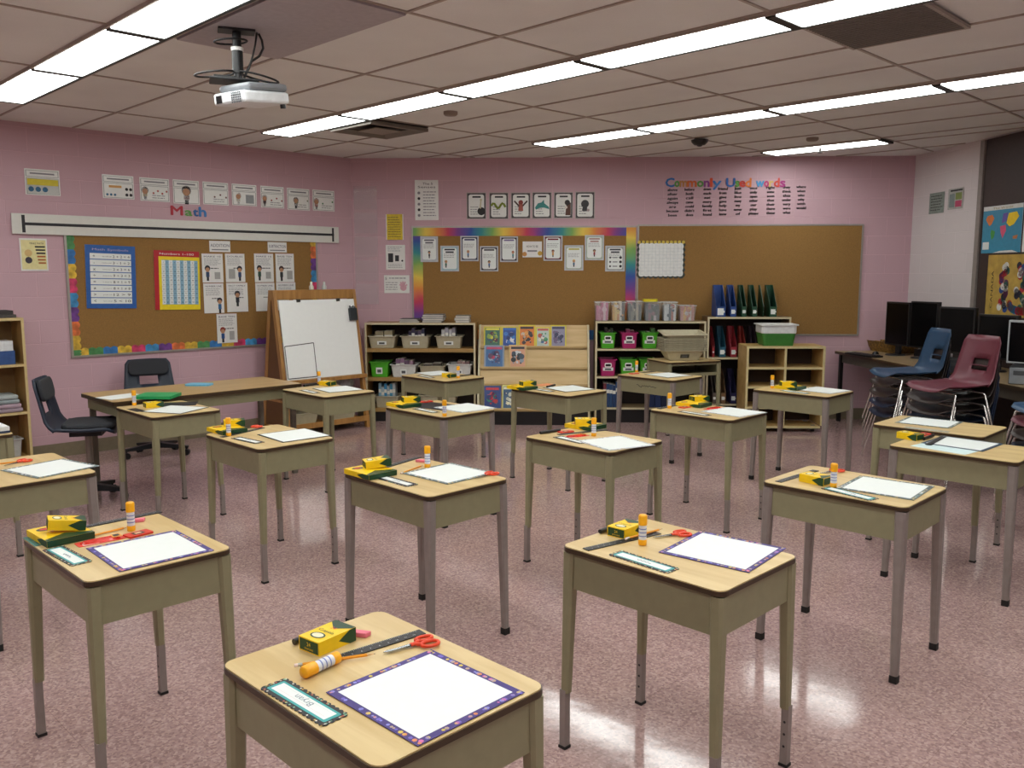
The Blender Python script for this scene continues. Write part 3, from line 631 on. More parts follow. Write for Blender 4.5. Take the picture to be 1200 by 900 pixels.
flatbox('D11', 266, 503.5, -45); crayons('D11', (266, 499), (283, 498), .024, 'raised crayon box'); glue('D11', 268, 510.8); put('s', 'scis', mk_scissors, 'D11', (305, 500), (283, 504), 'orange-handled scissors'); put('r', 'ruler', mk_ruler, 'D11', (262, 512), (306, 502), 'black ruler', z=Z - .0003)
glue('D12', 157.5, 475); crayons('D12', (172, 477.5), (188, 476)); 
dk = mat('17181d', .5)
put('k', 'dksheet', mk_sheet(.22, .17, dk, 'black_folder', 'folder'), 'D12', (196, 474), (226, 473), 'black folder'); put('k', 'dkstrip', mk_sheet(.16, .06, dk, 'black_paper', 'paper'), 'D12', (150, 478), (170, 483), 'black paper strip')
put('s', 'scis', mk_scissors, 'D13', (36, 539), (4, 547), 'red-handled scissors'); put('p', 'pencil', mk_pencil, 'D13', (-6, 545), (28, 541), 'yellow pencil')
glue('D14', 374, 450); crayons('D14', (377, 451), (391, 452)); put('m', 'marker', mk_marker, 'D14', (357, 453), (370, 451), 'dark blue marker')
flatbox('D15', 473, 474, -45); crayons('D15', (473, 471), (490, 470), .024, 'raised crayon box')
put('k', 'dkbig', mk_sheet(.34, .24, dk, 'black_folder', 'folder'), 'D15', (495, 474), (528, 478), 'large black folder', z=Z - .0002); put('e', 'epacket', mk_eraser_packet, 'D15', (493, 472), (506, 470.5), 'small red eraser packet', dz=.0015); glue('D15', 521, 487.7)
crayons('D16', (519, 441), (534, 443)); glue('D16', 537, 443); put('k', 'dkstrip', mk_sheet(.16, .06, dk, 'black_paper', 'paper'), 'D16', (539, 440.5), (553, 439), 'black paper strip')
flatbox('D17', 612, 454, -45); crayons('D17', (611, 452), (626, 451), .024, 'raised crayon box'); put('k', 'orsheet', mk_sheet(.16, .1, mat('d88a5a', .5), 'orange_paper', 'paper'), 'D17', (630, 452), (646, 450), 'orange paper'); put('m', 'marker', mk_marker, 'D17', (636, 456), (655, 451), 'black marker')
glue('D18', 746, 436); put('k', 'dkstrip', mk_sheet(.16, .06, dk, 'black_paper', 'paper'), 'D18', (748, 437), (770, 435), 'black paper strip'); put('k', 'epacket', mk_eraser_packet, 'D18', (737, 438.5), (749, 437.5), 'orange eraser packet')
#PART2
# ------------------------------------------------------------------ flat things on the walls
LAM = mat('e9ebe6', .16, var=.02); SHEETW = mat('e6e6e2', .5, var=.02); CORK = mat('946f3a', .85, var=.22, scale=220, bump=.3)
class Sheet(G):                                            # a sheet of paper drawn in fractions of its size, y up
    def __init__(s, w, h, mt=SHEETW, th=.0015):
        super().__init__(); s.w, s.h = w, h; s.k = th; s.box(-w / 2, w / 2, -h / 2, h / 2, 0, th, mt)
    def X(s, x): return (x - .5) * s.w
    def Y(s, y): return (y - .5) * s.h
    def L(s, l): return s.k + .0006 * l
    def r(s, x0, y0, x1, y1, mt, l=1): s.rect(s.X(x0), s.Y(y0), s.X(x1), s.Y(y1), s.L(l), mt); return s
    def c(s, x, y, r, mt, l=2, ry=None): s.disc(s.X(x), s.Y(y), r * s.w, s.L(l), mt, n=12, ry=(ry or r) * s.w); return s
    def t(s, txt, x, y, h, mt, l=3, w=None): s.text(txt, s.X(x), s.Y(y), h * s.h, s.L(l), mt, w=None if w is None else w * s.w); return s
    def lines(s, x0, x1, y0, y1, n, mt=GREYINK, l=2, rnd=random.Random(5)):     # small print too small to read
        for i in range(n):
            y = y1 - (y1 - y0) * (i + .5) / n; h = (y1 - y0) / n * .28; x = x0
            e = x1 - rnd.uniform(0, .2) * (x1 - x0)
            while x < e - .02:
                q = min(e, x + rnd.uniform(.06, .16)); s.r(x, y - h / 2, q, y + h / 2, mt, l); x = q + .025
        return s
    def kid(s, x, y, k, hair, shirt, skin='b98a68', wide=False):   # plain child drawing: head, hair, shirt, legs
        H = mat(hair, .5); K = mat(skin, .5); S = mat(shirt, .5)
        s.c(x, y + .9 * k, .5 * k, H, 2); s.c(x, y + .72 * k * 1, .38 * k, K, 3)
        a = s.w / s.h
        s.r(x - .3 * k, y - .2 * k * 1, x + .3 * k, y + .45 * k, S, 2); s.r(x - .2 * k, y - .7 * k, x + .2 * k, y - .2 * k, INK, 2); return s
    def frame(s, mt, t=.05, inner=SHEETW, l=1):
        a = s.w / s.h; s.r(0, 0, 1, 1, mt, l); s.prism_l(1 - 2 * t, inner, l + 1); return s
    def prism_l(s, k, mt, l):
        m_ = s.w * (1 - k); s.quad([(x, y, s.L(l)) for x, y in rr(s.w - m_, s.h - m_, min(s.w, s.h) * .08, 3)], mt)
WALLP = {}
def span(fr, q, out=0.0):
    (x0, y0, x1, y1) = q; u0, z1 = fr.hit(x0, y0, out); u1, z0 = fr.hit(x1, y1, out)
    return u0, u1, z0, z1
def hang(fr, q, draw, name, label, cat, group=None, out=.004, rot=0, mt=SHEETW, th=.0015):
    u0, u1, z0, z1 = span(fr, q, out); s = Sheet(abs(u1 - u0), abs(z1 - z0), mt, th); draw(s)
    o = s.build(name, M=fr.flat((u0 + u1) / 2, (z0 + z1) / 2, out, rot)); return tag(o, label, cat, group)
OUTB = .018        # face of the cork boards
ALU = mat('a9a39b', .35, metal=.5); 
def board(fr, q, name, label, extra=None, right_frame=True):
    u0, u1, z0, z1 = span(fr, q); w, h = u1 - u0, z1 - z0
    t = thing(name, label, 'bulletin board', fr.flat((u0 + u1) / 2, (z0 + z1) / 2, 0))
    g = G(); g.box(-w / 2, w / 2, -h / 2, h / 2, .001, .012, CORK); g.build('cork_panel', t)
    g = G(); f = .018
    g.box(-w / 2 - f, w / 2 + f, h / 2, h / 2 + f, .001, .016, ALU); g.box(-w / 2 - f, w / 2 + f, -h / 2 - f, -h / 2, .001, .016, ALU)
    g.box(-w / 2 - f, -w / 2, -h / 2, h / 2, .001, .016, ALU)
    if right_frame: g.box(w / 2, w / 2 + f, -h / 2, h / 2, .001, .016, ALU)
    g.build('frame', t); return t, w, h
# board on the left wall
SC = [mat(c, .5, var=.45, scale=14) for c in ('c83a64', '3f8fc4', '6a3a86', 'd8703a', 'd9b23c', '4a8a50', '2f6fae', 'e0b43a')]
u0, zt = LW.hit(76, 262); _, zb = LW.hit(86, 418); u1, zb2 = LW.hit(372, 398); z0 = (zb + zb2) / 2; z1 = LW.hit(76, 262)[1] + .03
qb = (76, 262, 372, 398)
w, h = u1 - u0, z1 - z0
t = thing('bulletin_board', 'cork board with wavy rainbow edging under the number line', 'bulletin board', LW.flat((u0 + u1) / 2, (z0 + z1) / 2, 0))
g = G(); g.box(-w / 2, w / 2, -h / 2, h / 2, .001, .012, CORK); g.build('cork_panel', t)
g = G(); f = .02
for a in ((-w / 2 - f, w / 2 + f, h / 2, h / 2 + f), (-w / 2 - f, w / 2 + f, -h / 2 - f, -h / 2), (-w / 2 - f, -w / 2, -h / 2, h / 2), (w / 2, w / 2 + f, -h / 2, h / 2)): g.box(*a, .001, .016, ALU)
g.build('frame', t)
def scallop_strip(L, wd, seg, off=0):                       # strip along +x, wavy on its upper side, coloured segments
    g = G(); x = 0; i = off
    while x < L - 1e-6:
        x2 = min(L, x + seg); n = 2; P = [(x, 0), (x2, 0)]
        for k in range(n * 6, -1, -1):
            s = k / (n * 6); P.append((x + (x2 - x) * s, wd * (.78 + .22 * abs(math.sin(PI * n * s)))))
        g.prism(P, 0, .0015, SC[i % 8]); x = x2; i += 1
    return g
for nm_, L, M in (('edging_strip', w, TR(-w / 2, -h / 2, .0125)), ('edging_strip', h, TR(-w / 2, h / 2, .0145, -PI / 2)), ('edging_strip', h, TR(w / 2, -h / 2, .0145, PI / 2)), ('edging_strip', w, TR(w / 2, h / 2, .0125, PI))):
    g = scallop_strip(L, .066, .125, {0: 4}.get(0)); g.build(nm_, t, M)
# number line
u0, u1, z0, z1 = LW.hit(13, 251, .03)[0], LW.hit(397, 275, .03)[0], LW.hit(13, 274, .03)[1], LW.hit(13, 251, .03)[1]
zr0, zr1 = LW.hit(397, 284.5, .03)[1], LW.hit(397, 265, .03)[1]
zc0, zc1 = (z0 + zr0) / 2, (z1 + zr1) / 2; w, h = u1 - u0, zc1 - zc0
t = thing('number_line_banner', 'long white banner with a thick black line above the cork board', 'banner', LW.flat((u0 + u1) / 2, (zc0 + zc1) / 2, .02))
g = G(); g.box(-w / 2, w / 2, -h / 2, h / 2, 0, .010, mat('dcdcd4', .4, var=.02)); g.build('backing', t)
g = G(); g.box(-w / 2 + .09, w / 2 - .06, -.012, .012, .010, .0112, INK); g.box(-w / 2 + .075, -w / 2 + .10, -h / 2 + .012, h / 2 - .012, .010, .0114, INK); g.box(w / 2 - .085, w / 2 - .062, -h / 2 + .012, h / 2 - .012, .010, .0114, INK); g.build('printed_line', t)
# upper laminated math sheets (left wall)
SL = mat('9a9c9c', .3)
def lam_sheet(title, colour, kid=None, extra=None):
    def d(s):
        s.r(.03, .70, .97, .95, SL, 1); s.r(.05, .72, .95, .93, LAM, 2); s.r(.15, .80, .85, .86, GREYINK, 3)
        s.r(.03, .03, .97, .66, SL, 1); s.r(.05, .05, .95, .64, LAM, 2)
        if kid: s.kid(kid[0], .24, kid[3], kid[1], kid[2])
        if extra: extra(s)
    return d
def ex0(s):
    s.r(.05, .05, .95, .64, LAM, 2); s.r(.06, .38, .95, .62, mat('d8c832', .4), 3)
    for i in range(3): s.c(.16 + .2 * i, .22, .08, mat('2f6488', .4), 4)
def ex1(s):
    s.r(.2, .46, .6, .56, mat('d9a35a', .4), 4)
    for i in range(2):
        for j in range(2): s.c(.76 + .13 * i, .18 + .24 * j, .05, INK, 4)
    for i in range(3): s.c(.14 + .12 * i, .16, .04, mat('3b6f92', .4), 4)
def exd(n, c): 
    def f(s):
        for i in range(n): s.c(.45 + .45 * i / max(1, n - 1), .35 + .1 * (i % 2), .035, mat(c, .4), 4)
        s.lines(.4, .9, .1, .3, 2, GREYINK, 4)
    return f
def exbox(s): s.r(.55, .12, .88, .52, mat('9aa0a2', .5), 4)
TOPS = [((28, 197, 71, 230), None, ex0, 'yellow banded sheet with three blue circles above the number line'),
 ((119, 204, 157.5, 234), None, ex1, 'laminated sheet with orange strip and dotted squares'), ((163, 207.5, 199, 237), ('26', '1f1b1b', 'c9a92e'), exd(4, 'b0544a'), 'laminated sheet with child in a yellow shirt'),
 ((202, 210, 234, 240), ('5', '2a1a18', '8a2f3a'), None, 'laminated sheet with large dark-haired child'), ((237, 212.5, 268, 241), None, exd(3, '6a4a44'), 'laminated sheet with glare over faint print'),
 ((271, 215, 301, 242), ('2', '8a4f22', 'b0882a'), exbox, 'laminated sheet with brown-haired child beside a grey square'), ((305, 217.5, 333, 244.5), ('1', '1f1b20', '5a2a3a'), exd(3, '9a4a4a'), 'laminated sheet with small dark figure and three dots'),
 ((336, 220, 363, 247), ('4', '6a5a50', '4a4040'), exd(2, '8a8a70'), 'laminated sheet with slim standing figure'), ((366, 222, 392, 248), ('1', '7c1f26', '9a2a34'), exd(2, '3f7a44'), 'laminated sheet with red figure, nearest the corner')]
for q, kid, ex, lab in TOPS:
    kk = None if kid is None else ({'26': .17, '5': .5, '2': .25, '1': .16, '4': .38}[kid[0]], kid[1], kid[2], .36 if kid[0] == '5' else .24)
    hang(LW, q, lam_sheet('', None, kk, ex), 'math_sheet', lab, 'poster', 'laminated sheets high on the left wall', mt=LAM)
def letter(fr, ch, x0, x1, yb, ht, col, name, label, group, out=.004, fat=0):
    u0, z0 = fr.hit(x0, yb, out); u1, _ = fr.hit(x1, yb, out); _, z1 = fr.hit(x0, yb - ht, out)
    v, f, tw = glyphs(ch); hh = max(p[1] for p in v); lo = min(p[1] for p in v); W = u1 - u0; H = z1 - z0
    g = G()
    cap = {True: .73}.get(ch.isupper(), None); k = H / .73
    kx = W / tw
    e_ = H * .045
    for i_, (dx, dy) in enumerate(((0, 0), (e_, 0), (-e_, 0), (0, e_), (0, -e_))): g.add([(p[0] * kx + dx, p[1] * k + dy, .0002 * i_) for p in v], f, mat(col, .4))
    o = g.build(name, M=fr.flat(u0, z0, out)); 
    md = o.modifiers.new('thickness', 'SOLIDIFY'); md.thickness = .004; md.offset = 1
    return tag(o, label, 'letter', group)
for ch, x0, x1, yb, ht, c, nm_ in (('M', 200.5, 214, 251.5, 11, 'b8283a', 'red capital letter M'), ('a', 217, 225, 252.5, 9.5, '5f9a4a', 'green letter a'), ('t', 226.5, 232, 253, 10, '2f5fa0', 'dark blue letter t'), ('h', 233.5, 241.5, 253.5, 11.5, '3f7fc0', 'blue letter h')):
    letter(LW, ch, x0, x1, yb, ht, c, 'wall_letter', nm_ + ' of the Math title above the number line', 'letters of the Math title')
# yellow advice poster
def d(s):
    s.r(.05, .05, .95, .95, mat('e6dda0', .5), 1)
    s.t('MAKE MATH', .62, .82, .06, INK, w=.5)
    for i in range(6): s.r(.55 + .02 * i, .72 - i * .1, .92, .77 - i * .1, INK if i < 3 else mat('b0602a', .5), 3)
    s.c(.3, .55, .14, mat('d8b878', .5), 2); s.c(.3, .33, .13, mat('3a3440', .5), 2)
hang(LW, (22, 279, 57, 317.5), d, 'advice_poster', 'small pale yellow poster left of the cork board', 'poster')
# math symbols poster
def d(s):
    s.r(0, 0, 1, 1, mat('2a5fa8', .4, var=.1), 1); s.t('Math Symbols', .5, .915, .035, mat('b8a8c8', .4), w=.72)
    rows_ = [('+', 'add', '2 + 2 = 4'), ('-', 'minus', '3 - 1 = 2'), ('x', 'times', '2 x 3 = 6'), ('÷', 'divided by', '9 ÷ 3 = 3'), ('=', 'is equal to', '8 + 1 = 9'), ('≠', 'not equal to', '8 + 1 ≠ 8'), ('>', 'greater than', '12 > 9'), ('<', 'less than', '5 < 10')]
    for i, (a, b_, c) in enumerate(rows_):
        y = .87 - i * .101; s.r(.09, y - .088, .91, y, PAPER, 2); s.text(a, s.X(.17), s.Y(y - .07), .055 * s.h, s.L(3), INK); s.t(b_, .42, y - .055, .018, GREYINK, w=.18); s.text(c, s.X(.71), s.Y(y - .065), .042 * s.h, s.L(3), INK, w=.34 * s.w)
hang(LW, (98, 287, 161, 360.5), d, 'math_symbols_poster', 'blue poster of math symbols pinned on the left cork board', 'poster', out=OUTB, rot=math.radians(-1.5))
def d(s):
    s.r(0, 0, 1, 1, mat('b8202a', .4), 1); s.r(.10, .0, 1, .90, mat('f0d820', .4), 2); s.t('Numbers 1-100', .5, .93, .035, PAPER, w=.75)
    X0, X1, Y0, Y1 = .16, .96, .09, .84
    for i in range(10):
        x = X0 + (X1 - X0) * i / 10; s.r(x, Y0, x + (X1 - X0) / 10, Y1, mat('8ab8d0', .4) if i % 2 else PAPER, 3)
        for j in range(10):
            s.t(str(j * 10 + i + 1), x + .04, Y1 - (j + .7) * (Y1 - Y0) / 10, .028, INK, 5)
    for j in range(11): s.r(X0, Y0 + j * (Y1 - Y0) / 10 - .002, X1, Y0 + j * (Y1 - Y0) / 10 + .002, GREYINK, 4)
hang(LW, (179, 293.5, 235.5, 362), d, 'hundreds_chart', 'red and yellow Numbers 1-100 chart on the left cork board', 'poster', out=OUTB, rot=math.radians(-1.2))
def title_d(tx):
    def d(s): s.t(tx, .5, .45, .3, mat('4a4460', .5), w=.9); s.r(.1, .15, .9, .25, GREYINK, 2)
    return d
hang(LW, (245, 282, 270, 295.5), title_d('ADDITION'), 'title_strip', 'white strip reading ADDITION on the left cork board', 'poster', out=OUTB)
hang(LW, (313.5, 283.5, 336, 296), title_d('SUBTRACTION'), 'title_strip', 'white strip reading SUBTRACTION on the left cork board', 'poster', out=OUTB)
def strat(title, kx, ky, hair, shirt, grid=None):
    def d(s):
        s.r(.02, .98, .98, .99, mat('d8b0c0', .5), 1); s.t(title, .5, .87, .06, mat('4a3a5a', .5), w=.8); s.lines(.1, .9, .58, .84, 5); s.lines(.4, .85, .44, .54, 1, INK)
        s.kid(kx, ky + .03, .27, hair, shirt)
        if grid: s.r(*grid, mat('a8a8a4', .5), 2)
    return d
SHEETS = [((236, 297, 262, 331), 'MAKE 10', .25, .22, '24242c', '2c4466', (.58, .12, .85, .36), 'strategy sheet with dark blue child, top left under ADDITION'), ((263.5, 297, 287.5, 330.5), 'DOUBLES', .72, .2, '1e1e26', '28406a', (.15, .12, .48, .46), 'strategy sheet with graduate figure, top right under ADDITION'),
 ((238, 332, 263, 366.5), 'NUMBER LINE', .78, .15, '20202a', '2a6090', None, 'strategy sheet titled NUMBER LINE, bottom left under ADDITION'), ((265, 331.5, 291, 365), 'FACT FAMILY', .5, .35, '1c1c22', '2a2a32', None, 'strategy sheet titled FACT FAMILY, bottom right under ADDITION'),
 ((253.5, 368, 278.5, 401), 'BASE TEN', .28, .18, '8a2a22', '24508a', (.6, .1, .85, .4), 'strategy sheet titled BASE TEN, lowest under ADDITION'),
 ((297.5, 297, 321, 330.5), 'MAKE 10', .25, .22, '1e1e24', '2a4a3a', (.58, .12, .85, .36), 'strategy sheet with dark green child, top left under SUBTRACTION'), ((322.5, 297, 345, 330.5), 'BASE TEN', .3, .2, '3a1e20', '2a2e30', (.6, .1, .9, .4), 'strategy sheet titled BASE TEN, top right under SUBTRACTION'),
 ((299, 331.5, 322.5, 364), 'NUMBER LINE', .75, .15, '20202a', '2a6090', None, 'strategy sheet half behind the easel, bottom left under SUBTRACTION'), ((323.5, 331, 347, 363), 'NUMBER LINE', .75, .15, '20202a', '2a6090', None, 'strategy sheet mostly behind the easel, bottom right under SUBTRACTION')]
for q, ti, kx, ky, ha, shi, gr_, lab in SHEETS: hang(LW, q, strat(ti, kx, ky, ha, shi, gr_), 'strategy_sheet', lab, 'poster', 'strategy sheets on the left cork board', out=OUTB)
# ---- back wall
clear = mat('efe4e8', .06, var=.01, alpha=.2)
t = thing('wall_pocket_strip', 'clear plastic pocket strip hanging near the corner', 'wall pocket', None)
u0, z1 = BW.hit(414, 218, .01); u1, z0 = BW.hit(444, 357, .01); t.matrix_basis = BW.flat((u0 + u1) / 2, (z0 + z1) / 2, .004); w, h = u1 - u0, z1 - z0
g = G(); g.box(-w / 2, w / 2, -h / 2, h / 2, 0, .001, mat('e0d0d6', .1, var=.01, alpha=.12)); g.build('backing', t)
for i in range(5):
    y = h / 2 - (i + 1) * h / 5; rows_p = []
    g = G()
    for k in range(9):
        x = -w / 2 + w * k / 8; rows_p.append([(x, y + .008, .002), (x, y + h / 10, .016 + .004 * math.sin(k * 2.1 + i)), (x, y + h / 5 - .03, .010 + .003 * math.cos(k * 1.7 + i))])
    g.loft(rows_p, clear, cap=False, smooth=True, closed=False); g.build('pocket', t)
def d(s):
    s.t('The 5', .55, .88, .06, INK, w=.42); s.t('Senses', .5, .80, .055, INK, w=.75); s.lines(.35, .92, .08, .74, 9)
    for i in range(5): s.c(.17, .68 - i * .14, .06, INK if i % 2 else GREYINK, 2)
hang(BW, (486, 211, 514, 258), d, 'poster', 'tall white laminated poster above the left end of the rainbow board', 'poster', mt=LAM)
def d(s):
    s.r(.05, .0, .95, 1, mat('d8be18', .4, var=.15), 1); s.lines(.12, .88, .08, .92, 9, mat('7a6a18', .5))
hang(BW, (452, 251, 473, 281), d, 'poster', 'small yellow poster beside the clear pocket strip', 'poster')
def d(s):
    s.lines(.1, .9, .72, .95, 3); s.r(.12, .3, .38, .66, INK, 2); s.r(.48, .34, .68, .58, INK, 2); s.c(.85, .36, .05, INK, 2); s.lines(.1, .9, .06, .24, 3)
hang(BW, (452, 287, 475, 316), d, 'poster', 'white poster with two dark squares under the yellow one', 'poster', mt=LAM)
def d(s):
    s.t('5', .08, .74, .16, INK); s.lines(.2, .9, .75, .92, 1, GREYINK); s.lines(.06, .55, .15, .65, 4)
    K = mat('d8a8b4', .5); s.c(.76, .3, .13, K, 3, ry=.12)
    for i, a in enumerate((-50, -18, 4, 26, 48)):
        x, y = .76 * s.w - s.w / 2, s.Y(.3); r_ = math.radians(90 + a); 
        L_ = s.w * (.2 if i in (0, 4) else .25); dx, dy = math.cos(r_), math.sin(r_); q = s.w * .03
        s.quad([(x - dy * q, y + dx * q, s.L(4)), (x + dy * q, y - dx * q, s.L(4)), (x + dx * L_ + dy * q, y + dy * L_ - dx * q, s.L(4)), (x + dx * L_ - dy * q, y + dy * L_ + dx * q, s.L(4))][::-1], K)
hang(BW, (450, 322.5, 480, 343.5), d, 'poster', 'wide white poster with a pink open hand', 'poster', mt=LAM)
# animal posters
FRB = mat('4a4648', .5, var=.5, scale=50)
def animal(kind):
    def d(s):
        s.r(.04, .03, .96, .97, FRB, 1); s.quad([(x, y, s.L(2)) for x, y in rr(s.w * .78, s.h * .84, s.w * .1, 3)], LAM); s.lines(.2, .6, .15, .5, 4, GREYINK, 3); s.r(.3, .80, .72, .86, INK, 3)
        P = lambda pts, c, l=4: s.quad([(s.X(x), s.Y(y), s.L(l)) for x, y in pts], mat(c, .5))
        if kind == 'ostrich': s.c(.75, .3, .2, INK, 4); P([(.66, .4), (.74, .4), (.76, .72), (.70, .72)], 'c8c0a0', 5); s.c(.73, .72, .06, mat('c8c0a0', .5), 5)
        if kind == 'snake': s.tube([(s.X(.12 + .08 * i), s.Y(.5 + .1 * math.sin(i * 1.1)), s.L(4)) for i in range(10)], s.w * .06, mat('7a8a2a', .5), n=6)
        if kind == 'monkey': s.c(.5, .62, .12, mat('8a3a34', .5), 4); P([(.38, .3), (.62, .3), (.6, .56), (.4, .56)], 'a85a4a'); P([(.15, .66), (.2, .7), (.45, .5), (.4, .45)], '4a3a34'); P([(.85, .66), (.6, .45), (.55, .5), (.8, .7)], '4a3a34')
        if kind == 'dolphin': P([(.15, .42), (.3, .58), (.55, .62), (.85, .45), (.88, .36), (.6, .42), (.35, .4), (.2, .34)], '3a8a86'); P([(.45, .58), (.6, .72), (.62, .58)], '3a8a86')
        if kind == 'dog': P([(.6, .12), (.88, .12), (.88, .6), (.65, .55)], '5a3424'); s.c(.7, .6, .14, mat('2a1c18', .5), 5); s.c(.64, .42, .07, mat('d8d0c8', .5), 5)
        if kind == 'lamb': s.c(.5, .55, .2, mat('38363a', .5), 4); P([(.35, .3), (.6, .28), (.62, .48), (.4, .5)], '38363a'); s.c(.66, .32, .07, mat('a89898', .5), 5)
    return d
for q, kd, lab in (((546.5, 225.5, 570, 257), 'ostrich', 'framed animal poster with a black round bird, leftmost of six'), ((573, 225.5, 596, 257), 'snake', 'framed animal poster with a green snake'), ((598.5, 225.5, 622, 256.5), 'monkey', 'framed animal poster with a red-brown climbing animal'),
   ((623.5, 225, 646.5, 256.5), 'dolphin', 'framed animal poster with a teal dolphin'), ((649, 225, 671.5, 256), 'dog', 'framed animal poster with a brown dog at right'), ((674, 224.5, 697, 256.5), 'lamb', 'framed animal poster with a dark animal, rightmost of six')):
    hang(BW, q, animal(kd), 'animal_poster', lab, 'poster', 'row of animal posters', mt=mat('b8ada8', .3))
# rainbow board
RB = ['2c50a0', '2f8f90', '7fae58', 'e8cc50', 'e08a3c', 'c83a5a', '7a3a8a', '2c50a0']
tb, bw_, bh_ = board(BW, (484, 267, 743, 398), 'bulletin_board', 'cork board edged with a rainbow tie-dye border', right_frame=False)
s_ = .105
g = G(); g.box(-bw_ / 2, bw_ / 2, bh_ / 2 - s_ * .85, bh_ / 2, .0125, .0145, ramp_mat('tie_dye_across', RB, 0, .86, .62)); g.build('rainbow_border', tb)
g = G(); g.box(-bw_ / 2, -bw_ / 2 + s_, -bh_ / 2, bh_ / 2 - s_ * .85, .0125, .0145, ramp_mat('tie_dye_down', RB, 1, -.92, .45)); g.build('rainbow_border', tb)
g = G(); g.box(bw_ / 2 - s_, bw_ / 2, -bh_ / 2, bh_ / 2 - s_ * .0, .0128, .015, ramp_mat('tie_dye_down_right', RB[::-1], 1, -.98, .02)); g.build('rainbow_border', tb)
g = G(); g.box(-bw_ / 2 + s_, bw_ / 2 - s_, -bh_ / 2, -bh_ / 2 + s_, .0125, .0145, ramp_mat('tie_dye_low', RB, 0, .86, .1)); g.build('rainbow_border', tb)
board(BW, (749, 265, 1003.5, 391.5), 'bulletin_board', 'plain brown cork board right of the rainbow one')
def card_d(title, kx, hair, shirt, bord, two=False, tick=False):
    def d(s):
        s.r(0, 0, 1, 1, mat('c4c8cc', .2), 1); s.r(.07, .05, .93, .95, mat(bord, .5), 2); s.quad([(x, y, s.L(3)) for x, y in rr(s.w * .76, s.h * .82, s.w * .1, 3)], PAPER)
        s.r(.22, .82, .78, .88, mat(title, .5), 4)
        if two: s.r(.28, .72, .72, .78, mat(title, .5), 4)
        s.lines(.18, .82, .52, .70, 3, GREYINK, 4)
        if tick:
            for i in range(3): s.c(.25, .2 + .17 * i, .05, INK, 4); s.c(.78, .2 + .17 * i, .07, INK, 4); s.r(.38, .18 + .17 * i, .62, .22 + .17 * i, GREYINK, 4)
        else:
            T = s.L; s.L = lambda l: T(l + 3); s.kid(kx, .25, .15, hair, shirt); s.L = T
    return d
BC = [((492.5, 277, 513.5, 307), '6a6a70', .5, '1c1a1c', '3a3436', 'b8bcc4', True, 'grey-edged card with small dark-haired child, leftmost on the rainbow board'), ((516, 288, 538, 318), '3a3a40', .3, 'b88a50', '3a6a5a', '9ac0c8', True, 'light blue card with blond child on the rainbow board'),
 ((539.5, 276.5, 561, 306), '3a3f70', .42, 'c8946a', '5a80a8', '2f3350', False, 'navy-edged card with arm-raising child on the rainbow board'), ((562.5, 288.5, 584, 318), '2a2a30', .5, '2a1a1c', '4a6a9a', '2a2030', False, 'black-edged card with dark-haired child on the rainbow board'),
 ((586, 277, 607, 307), '7a6a9a', .72, 'a85a44', '4a8a8a', '3a2a3a', False, 'dark-edged card with red-haired child at its right side'), ((637, 276, 659, 305.5), '7a2030', .5, '5a3422', 'c08a3a', '6a1f30', False, 'dark red edged card with centred child'),
 ((661.5, 287.5, 683.5, 317), 'b8b050', .5, 'd8b060', '3a6a8a', 'b0b8a8', False, 'card with olive title and tiny standing child'), ((685.5, 275.5, 707.5, 305), 'b08a84', .5, '2a1a1c', '8a2a34', 'a8b8a8', True, 'pale green edged card with child in red'),
 ((709.5, 288, 732, 318), '3a3a44', .5, '2a1a1c', '8a2a34', 'a0a4a0', True, 'card with three ticked rows, rightmost on the rainbow board')]
for q, ti, kx, ha, shi, bo, two, lab in BC: hang(BW, q, card_d(ti, kx, ha, shi, bo, two, 'ticked' in lab), 'rule_card', lab, 'poster', 'cards pinned along the rainbow board', out=OUTB)
def d(s):
    s.r(.0, .0, 1, 1, SHEETW, 1); s.t('HOW TO BE', .5, .62, .14, INK, w=.6); s.r(.25, .35, .75, .45, GREYINK, 3); s.c(.1, .2, .12, mat('c89050', .5), 3); s.c(.9, .25, .12, mat('c8a040', .5), 3)
hang(BW, (612.5, 283, 635, 301.5), d, 'title_card', 'small scalloped title card between the pinned cards', 'poster', out=OUTB)
# chart paper with wavy border
u0, u1, z0, z1 = span(BW, (747, 283, 802, 326), OUTB); w, h = u1 - u0, z1 - z0
t = thing('bordered_chart', 'blank white chart with wavy dark and yellow edges on the plain cork', 'poster', BW.flat((u0 + u1) / 2, (z0 + z1) / 2, OUTB))
g = G(); g.prism(scallop(w - .02, h - .02, .016, .05), 0, .0015, mat('38403a', .5, var=.4, scale=30)); g.build('wavy_border', t)
g = G(); 
for i in range(12): g.disc(-w / 2 + .02 + i * (w - .04) / 11, h / 2 - .008, .018, .002, mat('d8c048', .5), n=10)
g.build('yellow_edging', t)
g = G(); g.prism(scallop(w - .05, h - .05, .008, .05), .0022, .003, mat('e8eae8', .45)); 
for i in range(9): g.rect(-w / 2 + .03, -h / 2 + .04 + i * (h - .08) / 9, w / 2 - .03, -h / 2 + .0425 + i * (h - .08) / 9, .0035, mat('c4ccd0', .5))
for i in range(12): g.rect(-w / 2 + .04 + i * (w - .08) / 11, -h / 2 + .03, -w / 2 + .0425 + i * (w - .08) / 11, h / 2 - .03, .0035, mat('c4ccd0', .5))
g.build('writing_sheet', t)
